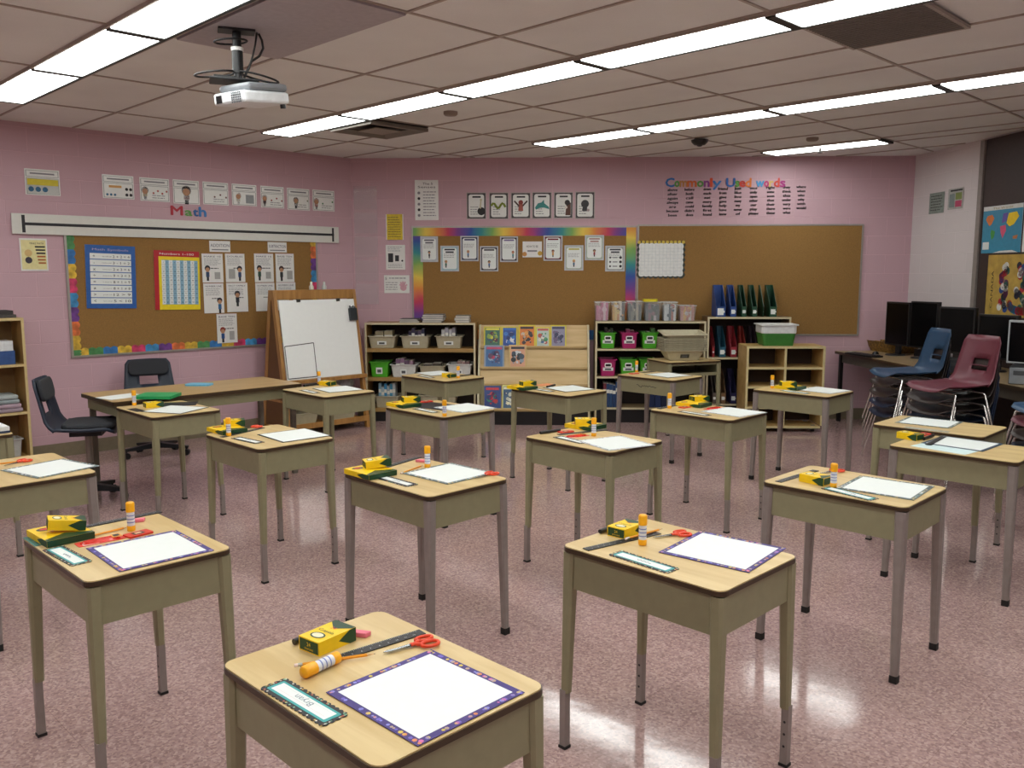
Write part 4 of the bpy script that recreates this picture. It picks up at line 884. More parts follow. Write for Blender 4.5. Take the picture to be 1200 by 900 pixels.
# title lettering
TIT = [('C', 780, 790, '2f6fb8', 11, 1), ('o', 790.5, 796, '5fa04a', 8, 0), ('m', 796.5, 805, 'c88a4a', 8, 0), ('m', 805.5, 816, 'd86a2a', 8, 0), ('o', 817, 824, '5f9a4a', 8, 0), ('n', 825, 831, '8a3a8a', 8, 0), ('l', 832, 834.5, 'd8502a', 11, 0), ('y', 835, 845, '3f7fc8', 8, 0),
 ('U', 851, 861, '2a68b8', 11, 1), ('s', 861.5, 866, '5a9a3a', 7.5, 0), ('e', 866.5, 873, 'c83a2a', 7.5, 0), ('d', 873.5, 880, 'e07a28', 11, 0), ('w', 886, 895, '4a9ad0', 7.5, 0), ('o', 895.5, 900.5, 'c83a7a', 7.5, 0), ('r', 901.5, 906, 'd8b868', 7.5, 0), ('d', 907, 913, 'd84a3a', 11, 0), ('s', 914, 920, 'b83a8a', 7.5, 0)]
cn = {}
for i, (ch, x0, x1, c, ht, up_) in enumerate(TIT):
    word = 'Commonly' if i < 8 else ('Used' if i < 12 else 'words'); yb = 218.8
    cname = {'2f6fb8': 'blue', '5fa04a': 'green', 'c88a4a': 'tan', 'd86a2a': 'orange', '5f9a4a': 'dark green', '8a3a8a': 'purple', 'd8502a': 'red-orange', '3f7fc8': 'light blue', '2a68b8': 'royal blue', '5a9a3a': 'green', 'c83a2a': 'red', 'e07a28': 'orange', '4a9ad0': 'sky blue', 'c83a7a': 'magenta', 'd8b868': 'cream yellow', 'd84a3a': 'red', 'b83a8a': 'pink'}[c]
    hh = ht * (1 if ch in 'CUldy' and ch != 'y' else 1)
    letter(BW, ch, x0, x1, yb, 10.5, c, 'wall_letter', f'{cname} letter {ch} of {word} in the wall title', 'letters of the Commonly Used words title')
COLS = [(781, 795, 'above after again always are because been'), (802, 814, 'before both call came could didn\'t does'), (822.5, 835, 'down each eat every family first found'), (841, 853, 'friend from give gave help have know'), (859, 870.5, 'just like live many my never of'), (877, 889, 'once only open other our play please'), (897, 909, 'right some soon that their there these'), (915.5, 928, 'they think this under very were what'), (932, 945.5, 'where when who why with would')]
for ci, (x0, x1, ws) in enumerate(COLS):
    top = 222.5 - ci * .45; yy = [top + 4.95 * i for i in range(7)]
    for i, wd in enumerate(ws.split()):
        yb = yy[i] + 1.5; mx_ = (x0 + x1) / 2; hw = min(.5, .1 + len(wd) * .062) * (x1 - x0)
        u0, z0 = BW.hit(mx_ - hw, yb, .003); u1, _ = BW.hit(mx_ + hw, yb, .003)
        g = G(); g.text(wd, (u1 - u0) / 2, 0, .030, .001, BLACK, w=(u1 - u0)); g.text(wd, (u1 - u0) / 2 + .0022, .001, .030, .0012, BLACK, w=(u1 - u0)); g.text(wd, (u1 - u0) / 2 - .0022, -.001, .030, .0014, BLACK, w=(u1 - u0))
        o = g.build('word_decal', M=BW.flat(u0, z0, .003)); tag(o, f'black wall word "{wd}" below the colourful title', 'word', 'commonly used words')
# right wall papers
def d(s): s.r(.0, .0, 1, 1, mat('7f8c84', .4, var=.2), 1); s.lines(.1, .9, .1, .9, 6, INK)
hang(RW, (1090, 227, 1106, 249), d, 'notice', 'small grey-green notice on the white wall', 'poster')
def d(s): s.r(0, 0, 1, 1, mat('a8aaa4', .4, var=.2), 1); s.r(.15, .86, .95, .94, INK, 2); s.r(.1, .1, .45, .75, mat('7a8a88', .5), 2); s.r(.5, .1, .92, .4, mat('b84a6a', .5), 2); s.r(.5, .45, .92, .78, mat('7a8a4a', .5), 2)
hang(RW, (1112, 222, 1128, 244), d, 'notice', 'small notice with a magenta block on the white wall', 'poster')
# dark panelled partition beyond the white wall
u0 = RW.hit(1157, 200)[0]
DKP = mat('3a2e2b', .55, var=.08)
g = G(); g.box(u0, 11.4, 0, CEIL, 0, .03, DKP); struct(g, 'wall_panel_right', RW.flat(0, 0, 0)) if False else None
o = g.build('wall_right_panel', M=RW.flat(0, 0, 0)); o['kind'] = 'structure'
g = G(); g.box(u0 - .05, u0 + .01, .0, CEIL, 0, .05, mat('8a837e', .4)); o = g.build('trim_2', M=RW.flat(0, 0, 0)); o['kind'] = 'structure'
# world map and Canada poster
def d(s):
    s.r(0, 0, 1, .91, mat('3a8fb0', .4), 1); s.r(0, .91, 1, 1, mat('d8dcd8', .4), 1); s.t('The World', .5, .93, .04, mat('a89040', .4), w=.5)
    P = lambda pts, c: s.quad([(s.X(x), s.Y(y), s.L(3)) for x, y in pts], mat(c, .5))
    P([(.08, .72), (.12, .80), (.24, .82), (.3, .74), (.24, .62), (.18, .58)], 'd87a3a'); P([(.24, .50), (.34, .46), (.32, .34), (.26, .28), (.22, .42)], '4a9a4a'); P([(.5, .62), (.52, .82), (.64, .84), (.62, .66)], '6a5aa8'); P([(.46, .56), (.6, .58), (.62, .46), (.54, .30), (.48, .44)], 'd85a7a')
    P([(.62, .62), (.66, .82), (.86, .84), (.92, .74), (.8, .58), (.7, .54)], 'f0d020'); P([(.8, .34), (.92, .36), (.9, .28), (.8, .28)], 'b87848'); s.r(.03, .08, .2, .24, PAPER, 2); P([(.3, .0), (.5, .04), (.8, .05), (.95, .0)], 'd8dcd8')
u0m = RW.hit(1154, 243, .035)[0]; 
ua, za = RW.hit(1153.5, 243, .035); ub, zb = RW.hit(1151, 297, .035); uc, _ = RW.hit(1196, 290, .035)
def hang2(ua, uc, zb, za, draw, name, label, out=.035):
    s = Sheet(uc - ua, za - zb); draw(s); o = s.build(name, M=RW.flat((ua + uc) / 2, (za + zb) / 2, out)); return tag(o, label, 'poster')
hang2(ua, uc, zb, za, d, 'world_map', 'blue world map poster on the dark panel')
def d2(s): s.r(.03, .03, .97, .97, mat('d8ccc8', .5), 1); s.c(.2, .6, .1, mat('c85a4a', .5)); s.c(.3, .3, .08, mat('4a8a5a', .5))
hang2(uc + .02, uc + .75, zb, za, d2, 'white_map', 'pale map poster cut off by the right edge')
def d(s):
    s.r(0, 0, 1, 1, mat('b89a4a', .5, var=.2, scale=12), 1)
    T = s.T; s.T = Matrix.Translation((s.X(.10), s.Y(.12), 0)) @ Matrix.Rotation(PI / 2, 4, 'Z'); s.text('CANADA', 0, 0, s.h * .06, s.L(3), INK, w=s.h * .62, al='l'); s.T = T
    rnd = random.Random(2)
    for k in range(2):
        x0 = .2 + k * .26
        for i in range(26):
            s.c(x0 + rnd.uniform(0, .1) + (.0 if k == 0 else .06 * math.sin(i * .5)), .12 + .028 * i, .035, mat(rnd.choice(('2a4a8a', 'b02a34', 'd8d8d0', '3a6a5a', '6a3a5a', '22283a')), .5), 3)
    for i in range(20): a = PI + PI * i / 19; s.c(.52 + .16 * math.cos(a), .2 + .1 * math.sin(a), .04, mat(rnd.choice(('b02a34', '2a6aa8', '3a7a5a', '7a3a2a')), .5), 3)
ua, za = RW.hit(1159, 299, .035); ub, zb = RW.hit(1153, 369, .035); uc, _ = RW.hit(1215, 300, .035)
hang2(ua, uc + .3, zb, za, d, 'canada_poster', 'tan collage poster reading CANADA on the dark panel')
# ------------------------------------------------------------------ shelving along the back wall
EDGEW = mat('cfc4a2', .4); SHELFW = wood('96703f', 'a8824c', .4, 0, 3); DARKB = mat('2c2018', .7); PLY = wood('c9aa74', 'd8bc88', .4, 0, 3); PALE = mat('c9c09c', .4)
def bookcase(fr, pxl, pxr, pytop, out, depth, shelf_py, name, label, edge=EDGEW, inner=SHELFW, back=DARKB, mid_px=None, th=.02, z_base=0.0, kick=.08, casters=False, sh_edge=None, sh_th=None):
    uL, zt = fr.hit(pxl, pytop, out); uR, _ = fr.hit(pxr, pytop, out); w = uR - uL; uc = (uL + uR) / 2
    zs = [fr.hit((pxl + pxr) / 2, py, out)[1] for py in shelf_py]
    t = thing(name, label, 'bookcase', fr.stand(uc, out, 0))
    def panel(nm, x0, x1, y0, y1, z0, z1, m_in):
        g = G(); g.box(x0, x1, y0 + .004, y1, z0, z1, m_in); g.box(x0, x1, y0, y0 + .004, z0, z1, edge); return g.build(nm, t)
    panel('top_panel', -w / 2, w / 2, 0, depth, zt - th, zt, inner)
    for s in (-1, 1): panel('side_panel', s * w / 2 if s < 0 else w / 2 - th, -w / 2 + th if s < 0 else w / 2, 0, depth, z_base, zt - th, inner)
    g = G(); g.box(-w / 2 + th, w / 2 - th, depth - .01, depth, z_base, zt - th, back); g.build('back_panel', t)
    for z in zs:
        g = G(); g.box(-w / 2 + th, w / 2 - th, .007, depth - .01, z - (sh_th or th), z, inner); g.box(-w / 2 + th, w / 2 - th, .003, .007, z - (sh_th or th), z, sh_edge or edge); g.build('shelf', t)
    if kick and not casters: g = G(); g.box(-w / 2 + th, w / 2 - th, .03, .045, 0, zs[-1] - th, BLACK); g.build('kick_board', t)
    if mid_px: um = fr.hit(mid_px, pytop, out)[0] - uc; panel('divider', um - th / 2, um + th / 2, .002, depth - .012, zs[-1], zt - th, inner)
    if casters:
        for x in (-w / 2 + .08, w / 2 - .08):
            for y in (.06, depth - .06):
                g = G(); g.cyl((x - .014, y, .03), (x + .014, y, .03), .03, BLACK, n=14); c = g.build('caster', t)
                g = G(); g.box(x - .02, x + .02, y - .012, y + .012, .03, z_base, mat('8a8a8a', .4, metal=.6)); g.build('caster_fork', c)
    return t, uc, w, zt, zs
def plastic_bin(w, d, h, mt, name='storage_bin', rim=.012, label=None, open_handle=False, k=.86, T_=.004):
    t = thing(name, '', 'bin')
    def ring(a, z, off=0): return [(x * (w / 2 * a - off), y * (d / 2 * a - off), z) for x, y in rr(2, 2, .16, 2)]
    g = G(); g.loft([ring(k, 0), ring(1, h)], mt, cap=False, smooth=False); g.loft([ring(k, .003, T_)[::-1], ring(1, h, T_)[::-1]], mt, cap=False); g.quad(ring(k, 0)[::-1], mt); g.quad(ring(k, .003, T_), mt)
    g.build('tub', t)
    g = G(); g.loft([ring(1, h - .008, -rim), ring(1, h, -rim)], mt, cap=False); g.loft([ring(1, h, -rim), ring(1, h, T_)], mt, cap=False); g.loft([ring(1, h - .008, 0), ring(1, h - .008, -rim)], mt, cap=False); g.build('rim', t)
    if label:
        lw, lh, lm = label; ang = math.atan2(d / 2 * (1 - k), h)
        g = G(); g.T = Matrix.Translation((0, -d / 2 * (k + (1 - k) * .42) - .003, h * .42)) @ Matrix.Rotation(PI / 2 + ang, 4, 'X'); g.rect(-lw / 2, -lh / 2, lw / 2, lh / 2, 0, lm); g.rect(-lw * .3, -lh * .3, lw * .3, lh * .2, .0006, mat('55585c', .5)); g.build('label_card', t)
    if open_handle:
        g = G(); g.T = Matrix.Translation((0, -d / 2 * (k + (1 - k) * .66) - .004, h * .66)) @ Matrix.Rotation(PI / 2, 4, 'X'); g.prism(rr(w * .44, h * .26, .01, 2), 0, .003, WHITE); g.prism(rr(w * .34, h * .14, .008, 2), .003, .0035, BLACK); g.build('handle_grip', t)
    return t
def put_bin(fr, q, out, d, mt, name, lab, label=None, grp='storage bins on the shelves', oh=False, zb=None):
    x0, y0, x1, y1 = q; u0, z1 = fr.hit(x0, y0, out); u1, z0 = fr.hit(x1, y1, out); z0 = zb if zb is not None else z0
    t = plastic_bin((u1 - u0) - .02, d, z1 - z0, mt, name, label=label, open_handle=oh); t.matrix_basis = fr.stand((u0 + u1) / 2, out - d / 2 - .01, z0 + .001); t['label'] = lab; t['group'] = grp; return t, z0
def books(fr, q, out, d, cols, lab, grp, n=None, zb=None, name='book', lean=0, cat='book'):
    x0, y0, x1, y1 = q; u0, z1 = fr.hit(x0, y0, out); u1, z0 = fr.hit(x1, y1, out); z0 = zb if zb is not None else z0; n = n or len(cols); rnd = random.Random(int(x0 * 7)); kf = .66 if 'coloured' in grp else .80 if 'bins' in grp else 1; uc_ = (u0 + u1) / 2; W = (u1 - u0) / n * kf; u0 = uc_ - (u1 - u0) / 2 * kf
    for i in range(n):
        h = (z1 - z0) * rnd.uniform(.82, 1); c = cols[i % len(cols)]; g = G(); b_ = W * .9
        g.box(-b_ / 2, b_ / 2, 0, d, 0, h, mat(c, .45)); g.box(-b_ / 2 + .002, b_ / 2 - .002, .003, d + .001, .004, h + .0008, mat('d8d2c4', .7)) if b_ > .012 else None
        g.box(-b_ / 2 - .0003, b_ / 2 + .0003, -.0006, .0, h * .6, h * .75, mat('dcdad0', .5))
        o = g.build(name, M=fr.stand(u0 + W * (i + .5), out, z0 + .001)); tag(o, lab, cat, grp)
def stack_flat(fr, q, out, d, cols, lab, grp, name='book', cat='book', zb=None):
    x0, y0, x1, y1 = q; u0, z1 = fr.hit(x0, y0, out); u1, z0 = fr.hit(x1, y1, out); z0 = zb if zb is not None else z0; n = len(cols); H = (z1 - z0) / n; rnd = random.Random(int(x0 * 3)); w = u1 - u0
    for i, c in enumerate(cols):
        g = G(); k = rnd.uniform(.85, 1); g.box(-w * k / 2, w * k / 2, 0, d, 0, H * .2, mat(c, .5)); g.box(-w * k / 2 + .003, w * k / 2 - .003, .002, d - .002, H * .2, H * .78, mat('d4d0c6', .7)); g.box(-w * k / 2, w * k / 2, 0, d, H * .78, H * .98, mat(c, .5))
        o = g.build(name, M=fr.stand((u0 + u1) / 2 + rnd.uniform(-.01, .01), out, z0 + .001 + i * H)); tag(o, lab, cat, grp)
BEIGE = mat('b5ad92', .4); WBIN = mat('d4d6d2', .4); GBIN = mat('4fae2a', .35); MBIN = mat('b02a6a', .35)
O1 = .36
t1, uc, w1, zt1, zs1 = bookcase(BW, 427, 557, 378.3, O1, .33, (408.5, 442.5, 478.5), 'bookcase', 'low open bookcase holding rows of beige, white and green bins', sh_edge=mat('a5844e', .45), sh_th=.04)
Z1 = lambda i: zs1[i] + .001
for i, (a, b_, lab) in enumerate(((430, 464, 'left'), (468, 503.5, 'middle'), (509, 542, 'right'))):
    put_bin(BW, (a, 394, b_, 407), O1 - .01, .27, BEIGE, 'storage_bin', f'{lab} beige bin on the top shelf of the bin bookcase', (.10, .04, PAPER), zb=Z1(0))
t_, z_ = put_bin(BW, (432, 424.5, 456, 442), O1 - .01, .26, GBIN, 'storage_bin', 'bright green bin with printed label in the bin bookcase', (.07, .07, PAPER), zb=Z1(1))
put_bin(BW, (456.5, 427.5, 488.5, 442), O1 - .01, .27, WBIN, 'storage_bin', 'white bin beside the bright green one', (.07, .06, PAPER), zb=Z1(1))
put_bin(BW, (490, 429, 522, 442), O1 - .01, .27, BEIGE, 'storage_bin', 'beige bin between two white bins on the second shelf', zb=Z1(1))
put_bin(BW, (523, 427, 553.5, 442), O1 - .01, .27, WBIN, 'storage_bin', 'white bin at the right end of the second shelf', (.06, .05, PAPER), zb=Z1(1))
put_bin(BW, (437.5, 464.5, 468, 478), O1 - .01, .27, BEIGE, 'storage_bin', 'beige bin with blue files on the lowest shelf', zb=Z1(2))
put_bin(BW, (490, 463.5, 536, 478), O1 - .01, .27, BEIGE, 'storage_bin', 'wide beige bin behind the desk on the lowest shelf', zb=Z1(2))
gb = 'books standing in the bins of the bookcase'
books(BW, (436.5, 387, 463, 406), O1 - .068, .155, ['8f8468', '9a8e70'], 'tan folder standing in the left beige bin', gb, zb=Z1(0) + .006)
books(BW, (476, 384.5, 500, 406), O1 - .068, .155, ['2a2440', '3a3450', '241f38', '5a4a60', '2a2848'], 'dark book standing in the middle beige bin', gb, zb=Z1(0) + .006)
books(BW, (515, 383, 536, 406), O1 - .068, .155, ['bcbcc0', 'a8a8b4', 'c4c0c8', '8a8a94'], 'pale book standing in the right beige bin', gb, zb=Z1(0) + .006)
books(BW, (461, 420, 487, 441), O1 - .068, .155, ['7a5a78', '8a6a84', '6a5068', '9a7a8a'], 'mauve book standing in the white bin', gb, zb=Z1(1) + .006)
books(BW, (493, 424, 520, 441), O1 - .068, .155, ['3a342e', '4a4238'], 'dark folder standing in the beige bin', gb, zb=Z1(1) + .006)
books(BW, (534, 420.5, 552, 441), O1 - .068, .155, ['9a8078', 'a88a84', '886a6a'], 'brownish book standing in the right white bin', gb, zb=Z1(1) + .006)
books(BW, (441, 449, 466, 477), O1 - .068, .155, ['8ab0c4', 'a8bcc4', '3a8ab8', '9aa8b0', '4a90b0', 'b0b8bc'], 'blue or pale file in the lowest beige bin', gb, zb=Z1(2) + .006)
books(BW, (494, 457, 532, 477), O1 - .068, .155, ['5a5248', '6a5a4a', '3a3a34', '7a6a5a', '4a4440'], 'dark file in the wide beige bin', gb, zb=Z1(2) + .006)
stack_flat(BW, (467, 374, 492, 378), O1 - .03, .25, ['6a6248', '4a4a48'], 'dark folder lying left on top of the bin bookcase', 'papers on top of the bin bookcase', 'folder', 'folder', zb=zt1)
stack_flat(BW, (493, 369, 520, 378), O1 - .03, .25, ['3a3a3c', 'a8a4a8', '2a2c30', '8a8a90'], 'book in the tallest pile on top of the bin bookcase', 'papers on top of the bin bookcase', zb=zt1)
stack_flat(BW, (532, 370, 551, 378), O1 - .03, .22, ['9a9a94', 'b4b2ac', '8a8880'], 'grey book in the pile at the right end of the bin bookcase', 'papers on top of the bin bookcase', zb=zt1)
# magazine rack: four stepped leaning panels
OB, OT = .55, .16
uL, _ = BW.hit(560, 440, .4); uR, _ = BW.hit(691, 440, .4); w = uR - uL; ztop = BW.hit(620, 381, OT)[1]
rack = thing('magazine_rack', 'sloping light wood magazine rack with magazines on two tiers', 'rack', BW.stand((uL + uR) / 2, OB, 0)); D_ = OB - OT
z0r = .10
tiers = [(BW.hit(620, 481, OB)[1]), BW.hit(620, 452, OB - .10)[1], BW.hit(620, 432, OB - .18)[1], BW.hit(620, 407.5, OB - .27)[1], ztop]
ty = [.02, .12, .20, .29, .38]
for i in range(4):
    g = G(); z0_, z1_ = tiers[i], tiers[i + 1] - .017; y0_, y1_ = ty[i] + .03, ty[i + 1] + .012
    if i == 3: z1_ = ztop
    g.add([(x, y, z) for x in (-w / 2 + .02, w / 2 - .02) for y, z in ((y0_, z0_), (y1_, z1_), (y1_ + .01, z1_), (y0_ + .01, z0_))], [(0, 1, 2, 3), (7, 6, 5, 4), (0, 4, 5, 1), (1, 5, 6, 2), (2, 6, 7, 3), (3, 7, 4, 0)], PLY); g.build('tier_panel', rack)
    g = G(); g.box(-w / 2 + .02, w / 2 - .02, ty[i], ty[i] + .04, z0_ - .016, z0_, PLY); g.box(-w / 2 + .02, w / 2 - .02, ty[i], ty[i] + .008, z0_ - .016, z0_ + .018, PLY); g.build('ledge', rack)
for s in (-1, 1):
    g = G(); x = s * (w / 2 - .01); P = [(0, 0), (.46, 0), (.46, ztop), (.36, ztop), (.0, tiers[0])]
    g.T = Matrix.Translation((x - .01, 0, 0)) @ Matrix(((0, 0, 1, 0), (1, 0, 0, 0), (0, 1, 0, 0), (0, 0, 0, 1))); g.prism(P, 0, .02, PALE); g.build('side_panel', rack)
g = G(); g.box(-w / 2 + .02, w / 2 - .02, .03, .045, 0, tiers[0] - .02, BLACK); g.build('kick_board', rack)
def magazine(x0, y0, x1, y1, ti, cols, lab, big=None):
    o_ = OB - ty[ti] - .03; uu0, zz1 = BW.hit(x0, y0, o_ - .04); uu1, zz0 = BW.hit(x1, y1, o_ - .02); h = zz1 - zz0; wd = uu1 - uu0
    s = Sheet(wd, h, mat(cols[0], .3), .004); rnd = random.Random(int(x0))
    s.r(.08, .06, .92, .94, mat(cols[1], .3), 1); s.r(.12, .82, .88, .92, mat(cols[2], .3), 2)
    for i in range(30):
        x, y = rnd.uniform(.25, .75), rnd.uniform(.2, .68); s.c(x, y, (rnd.uniform(.10, .16) if i < 8 else rnd.uniform(.02, .07)) * min(1, h / wd * .75), mat(rnd.choice(cols[2:]), .3), 3 + (i % 4) * .5)
    lean = math.atan2(ty[ti + 1] - ty[ti] - .034, tiers[ti + 1] - tiers[ti])
    zb = tiers[ti] + .002
    M = BW.stand((uu0 + uu1) / 2, OB - ty[ti] - .019, zb) @ Matrix.Rotation(PI / 2 - lean, 4, 'X') @ Matrix.Translation((0, h / 2, 0))
    o = s.build('magazine', M=M); tag(o, lab, 'magazine', 'magazines on the rack')
MG = [(567, 377.5, 587.5, 402, 3, ['d8c832', '3a6a5a', 'e0d84a', '5a2a3a', '2a4a6a', '8aa84a'], 'leftmost magazine of the top tier, yellow bordered with dark figure'), (588, 377.5, 606.5, 402, 3, ['d8c832', '1f4a9a', '2a6ac0', 'd8dce0', '3a7ac8', '14306a'], 'blue yellow-bordered magazine, second on the top tier'),
      (607.5, 377.5, 627.5, 404, 3, ['d8c832', 'd87a2a', '2a2428', 'c8b8a0', '3a3030', 'e0a050'], 'orange yellow-bordered magazine, third on the top tier'), (628, 378, 644.5, 402, 3, ['d8c832', 'b8c8c0', 'c05a4a', '3a8a5a', 'e0dcd0', '4a6a9a'], 'pale yellow-bordered magazine, fourth on the top tier'),
      (645, 378, 663.5, 404.5, 3, ['d8c832', '8a86a0', '3a3a5a', 'b0a8c0', '6a5a7a', '50607a'], 'grey-violet yellow-bordered magazine, rightmost on the top tier'), (567.5, 404, 591, 431, 2, ['8fa0b4', '3a6aa0', 'c84a6a', '2a4a7a', '9ab8d0', '5a3a5a'], 'blue magazine on the second tier'),
      (596.5, 402, 617, 429.5, 2, ['d0b070', 'd8a080', '1f2228', 'c8ccd0', '3a4a5a', '8a9aa8'], 'peach magazine with dark vehicle on the second tier'), (567, 453, 587, 481, 0, ['1f3f86', '1f3a7a', 'c8303a', 'b02a34', '2a7a6a', '18306a'], 'blue and red book on the lowest tier'),
      (588.5, 452, 604, 481, 0, ['e0dc8a', '3a5a7a', 'e8e4c0', 'd8d8c8', '3a4a6a', 'c8ccb8'], 'pale yellow book beside the blue one on the lowest tier'), (606, 470, 626, 481, 0, ['d8d4d0', 'c8b8b8', 'c85a5a', '8a8a90', 'e0e0e0', 'b04a4a'], 'low pink and white booklet on the lowest tier'), (627, 472, 640, 481, 0, ['b84040', 'a83a3a', 'c05050', '983030', 'd07060', '8a2a2a'], 'low red booklet on the lowest tier')]
for q in MG: magazine(*q)
# colourful bin shelf
O3 = .36
t3, uc3, w3, zt3, zs3 = bookcase(BW, 698, 828, 376.5, O3, .33, (409, 441.5, 478), 'bookcase', 'open bookcase with green and magenta bins and clear boxes on top', inner=mat('8a7350', .5), kick=.08)
for q, mt_, lab, r_ in (((702.5, 390, 722.5, 408), GBIN, 'green bin at the left of the upper row', 0), ((727.5, 390, 748, 408), MBIN, 'magenta bin in the upper row', 0), ((751.7, 390, 772, 408), GBIN, 'green bin right of the magenta one in the upper row', 0),
    ((702.5, 421.5, 723, 441), MBIN, 'magenta bin at the left of the lower row', 1), ((726.5, 421.5, 746.7, 441), GBIN, 'green bin beside the magenta one in the lower row', 1), ((749.5, 421.5, 769.5, 441), GBIN, 'green bin half hidden behind the desk in the lower row', 1)):
    put_bin(BW, q, O3 - .01, .28, mt_, 'storage_bin', lab, (.11, .035, PAPER), 'green and magenta bins', True, zb=zs3[r_] + .001)
books(BW, (706, 384, 721, 407), O3 - .09, .13, ['2a1a1c', '3a2a2a', '2a3a2a'], 'dark book standing in a coloured bin', 'books in the coloured bins', zb=zs3[0] + .008); books(BW, (731, 385, 746, 407), O3 - .09, .13, ['8a2a5a', '6a2040'], 'dark pink book standing in the magenta bin', 'books in the coloured bins', zb=zs3[0] + .008)
books(BW, (755, 385, 770, 407), O3 - .09, .13, ['5aa03a', '3a6a2a'], 'green book standing in the green bin', 'books in the coloured bins', zb=zs3[0] + .008)
books(BW, (707, 447, 725, 477), O3 - .03, .24, ['6a2a34', '24406a', '28486f', '1f3a62', '2c4c74'], 'tall dark blue book on the bottom shelf', 'tall books on the bottom shelf', zb=zs3[2] + .001)
books(BW, (760, 447, 790, 477), O3 - .03, .24, ['1a2c56', '1f3462', '162848', '203868'], 'tall navy book on the bottom shelf behind the desk', 'tall books on the bottom shelf', zb=zs3[2] + .001)
# clear boxes on top with bundled contents
CLR = mat('cfd6d8', .08, var=.01, alpha=.30)
def clear_box(q, cols, lab, content):
    x0, y0, x1, y1 = q; u0, z1 = BW.hit(x0, y0, O3); u1, _ = BW.hit(x1, y1, O3); z0 = zt3 + .001; w, h, d = u1 - u0 - .012, z1 - z0, .24
    t = thing('clear_bin', lab, 'bin', BW.stand((u0 + u1) / 2, O3 - .03 - d / 2, z0), 'clear plastic boxes on the bookcase')
    def ring(a, z): return [(x * w / 2 * a, y * d / 2 * a, z) for x, y in rr(2, 2, .2, 2)]
    g = G(); g.loft([ring(.84, 0), ring(1, h)], CLR, cap=False); g.quad(ring(.84, 0), CLR); g.build('tub', t); g = G(); g.loft([ring(1.0, h - .006), ring(1.05, h - .006), ring(1.05, h), ring(1.0, h)], mat('dfe4e4', .15, alpha=.6), cap=False); g.build('rim', t)
    g = G(); g.rect(-w * .25, 0, w * .25, h * .3, 0, mat('d8d4d0', .5, alpha=.9)); 
    rnd = random.Random(int(x0)); g = G()
    n_ = 5
    for i in range(n_):
        hh = h * rnd.uniform(.75, 1.05); b_ = w * .78 / n_; xx = -w * .39 + b_ * i; g.box(xx, xx + b_ * .95, -d * .36, d * .30, .004, hh, mat(cols[i % len(cols)], .5))
    for i in range(7): g.T = Matrix.Translation((rnd.uniform(-w * .3, w * .3), -d * .37, rnd.uniform(h * .2, h * .8))) @ Matrix.Rotation(PI / 2, 4, 'X'); g.disc(0, 0, rnd.uniform(.01, .028), 0, mat(rnd.choice(cols), .5), n=9); g.T = Matrix.Identity(4)
    o = g.build(content, M=BW.stand((u0 + u1) / 2, O3 - .03 - d / 2, z0 + .001)); tag(o, content.replace('_', ' ') + ' inside the ' + lab, 'books', 'contents of the clear boxes')
clear_box((697, 354, 715.5, 376), ['c86a90', 'd884a4', 'b85a80', 'e0c0cc'], 'leftmost clear box, filled with pink', 'pink_books'); clear_box((716, 354, 734.5, 376), ['d8a030', 'e0c070', 'c88040', 'd8d0c0', '3a3430'], 'clear box with yellow and orange contents', 'yellow_books')
clear_box((735, 353, 754.5, 376), ['4a4a48', '7a7468', '34383c', 'a89c88'], 'clear box with dark grey contents', 'dark_books'); clear_box((755, 354, 776, 376), ['5a5c64', '8a5a6a', '3a4a44', 'b8a8ac'], 'clear box with grey and dark pink contents', 'mixed_books')
clear_box((777, 354, 795.5, 376), ['d4d8da', 'c8ccd0', '4a5a6a', 'b86a60'], 'clear box with white contents', 'white_books'); clear_box((796, 358, 817.5, 376), ['c88a80', 'd8a860', 'b8746a', 'd0c8c0'], 'rightmost clear box with salmon contents', 'salmon_books')
u0, z0 = BW.hit(752, 354, O3 - .15); u1, z1 = BW.hit(769, 349.5, O3 - .15); g = G(); g.prism(rr(u1 - u0, .14, .02, 3), 0, .026, mat('d8c820', .4)); o = g.build('yellow_tray', M=BW.stand((u0 + u1) / 2, O3 - .07, BW.hit(765, 354, O3)[1] + .004)); tag(o, 'yellow plastic tray lying on top of the clear boxes', 'tray')
# magazine file shelf
O4 = .36
t4, uc4, w4, zt4, zs4 = bookcase(BW, 829.5, 927.5, 371.5, O4, .33, (419, 473.5), 'bookcase', 'tall narrow-edged shelf unit with magazine files, behind the wheeled cabinet', inner=mat('7a6244', .5))
def magfile(x0, x1, yb_px, ytop, ylab, out, col, lab, zb, tagm=PAPER):
    u0, z1 = BW.hit(x0, ytop, out - .24); u1, zl = BW.hit(x1, ylab, out); w, h, hf, d = u1 - u0 - .004, z1 - zb, zl - zb, .25
    mt_ = mat(col, .45); t = thing('magazine_file', lab, 'magazine file', BW.stand((u0 + u1) / 2, out - .01, zb + .001), 'cardboard magazine files')
    P = [(0, 0), (d, 0), (d, h), (d * .78, h), (0, hf)]
    g = G()
    for x in (-w / 2, w / 2 - .003):
        g.T = Matrix.Translation((x, 0, 0)) @ Matrix(((0, 0, 1, 0), (1, 0, 0, 0), (0, 1, 0, 0), (0, 0, 0, 1))); g.prism(P, 0, .003, mt_)
    g.T = Matrix.Identity(4); g.box(-w / 2, w / 2, 0, .003, 0, hf, mt_); g.box(-w / 2, w / 2, d - .003, d, 0, h, mt_); g.box(-w / 2, w / 2, 0, d, 0, .003, mt_); g.build('holder', t)
    g = G(); g.T = Matrix.Translation((0, -.001, hf * .5)) @ Matrix.Rotation(PI / 2, 4, 'X'); a = min(w, hf) * .36
    g.prism([(-a, -a), (a * .8, -a), (a * .8, -a * .3), (a * 1.1, -a * .3), (a * 1.1, a * .3), (a * .8, a * .3), (a * .8, a), (-a, a)], 0, .001, tagm); g.build('tag_label', t)
zf = zt4
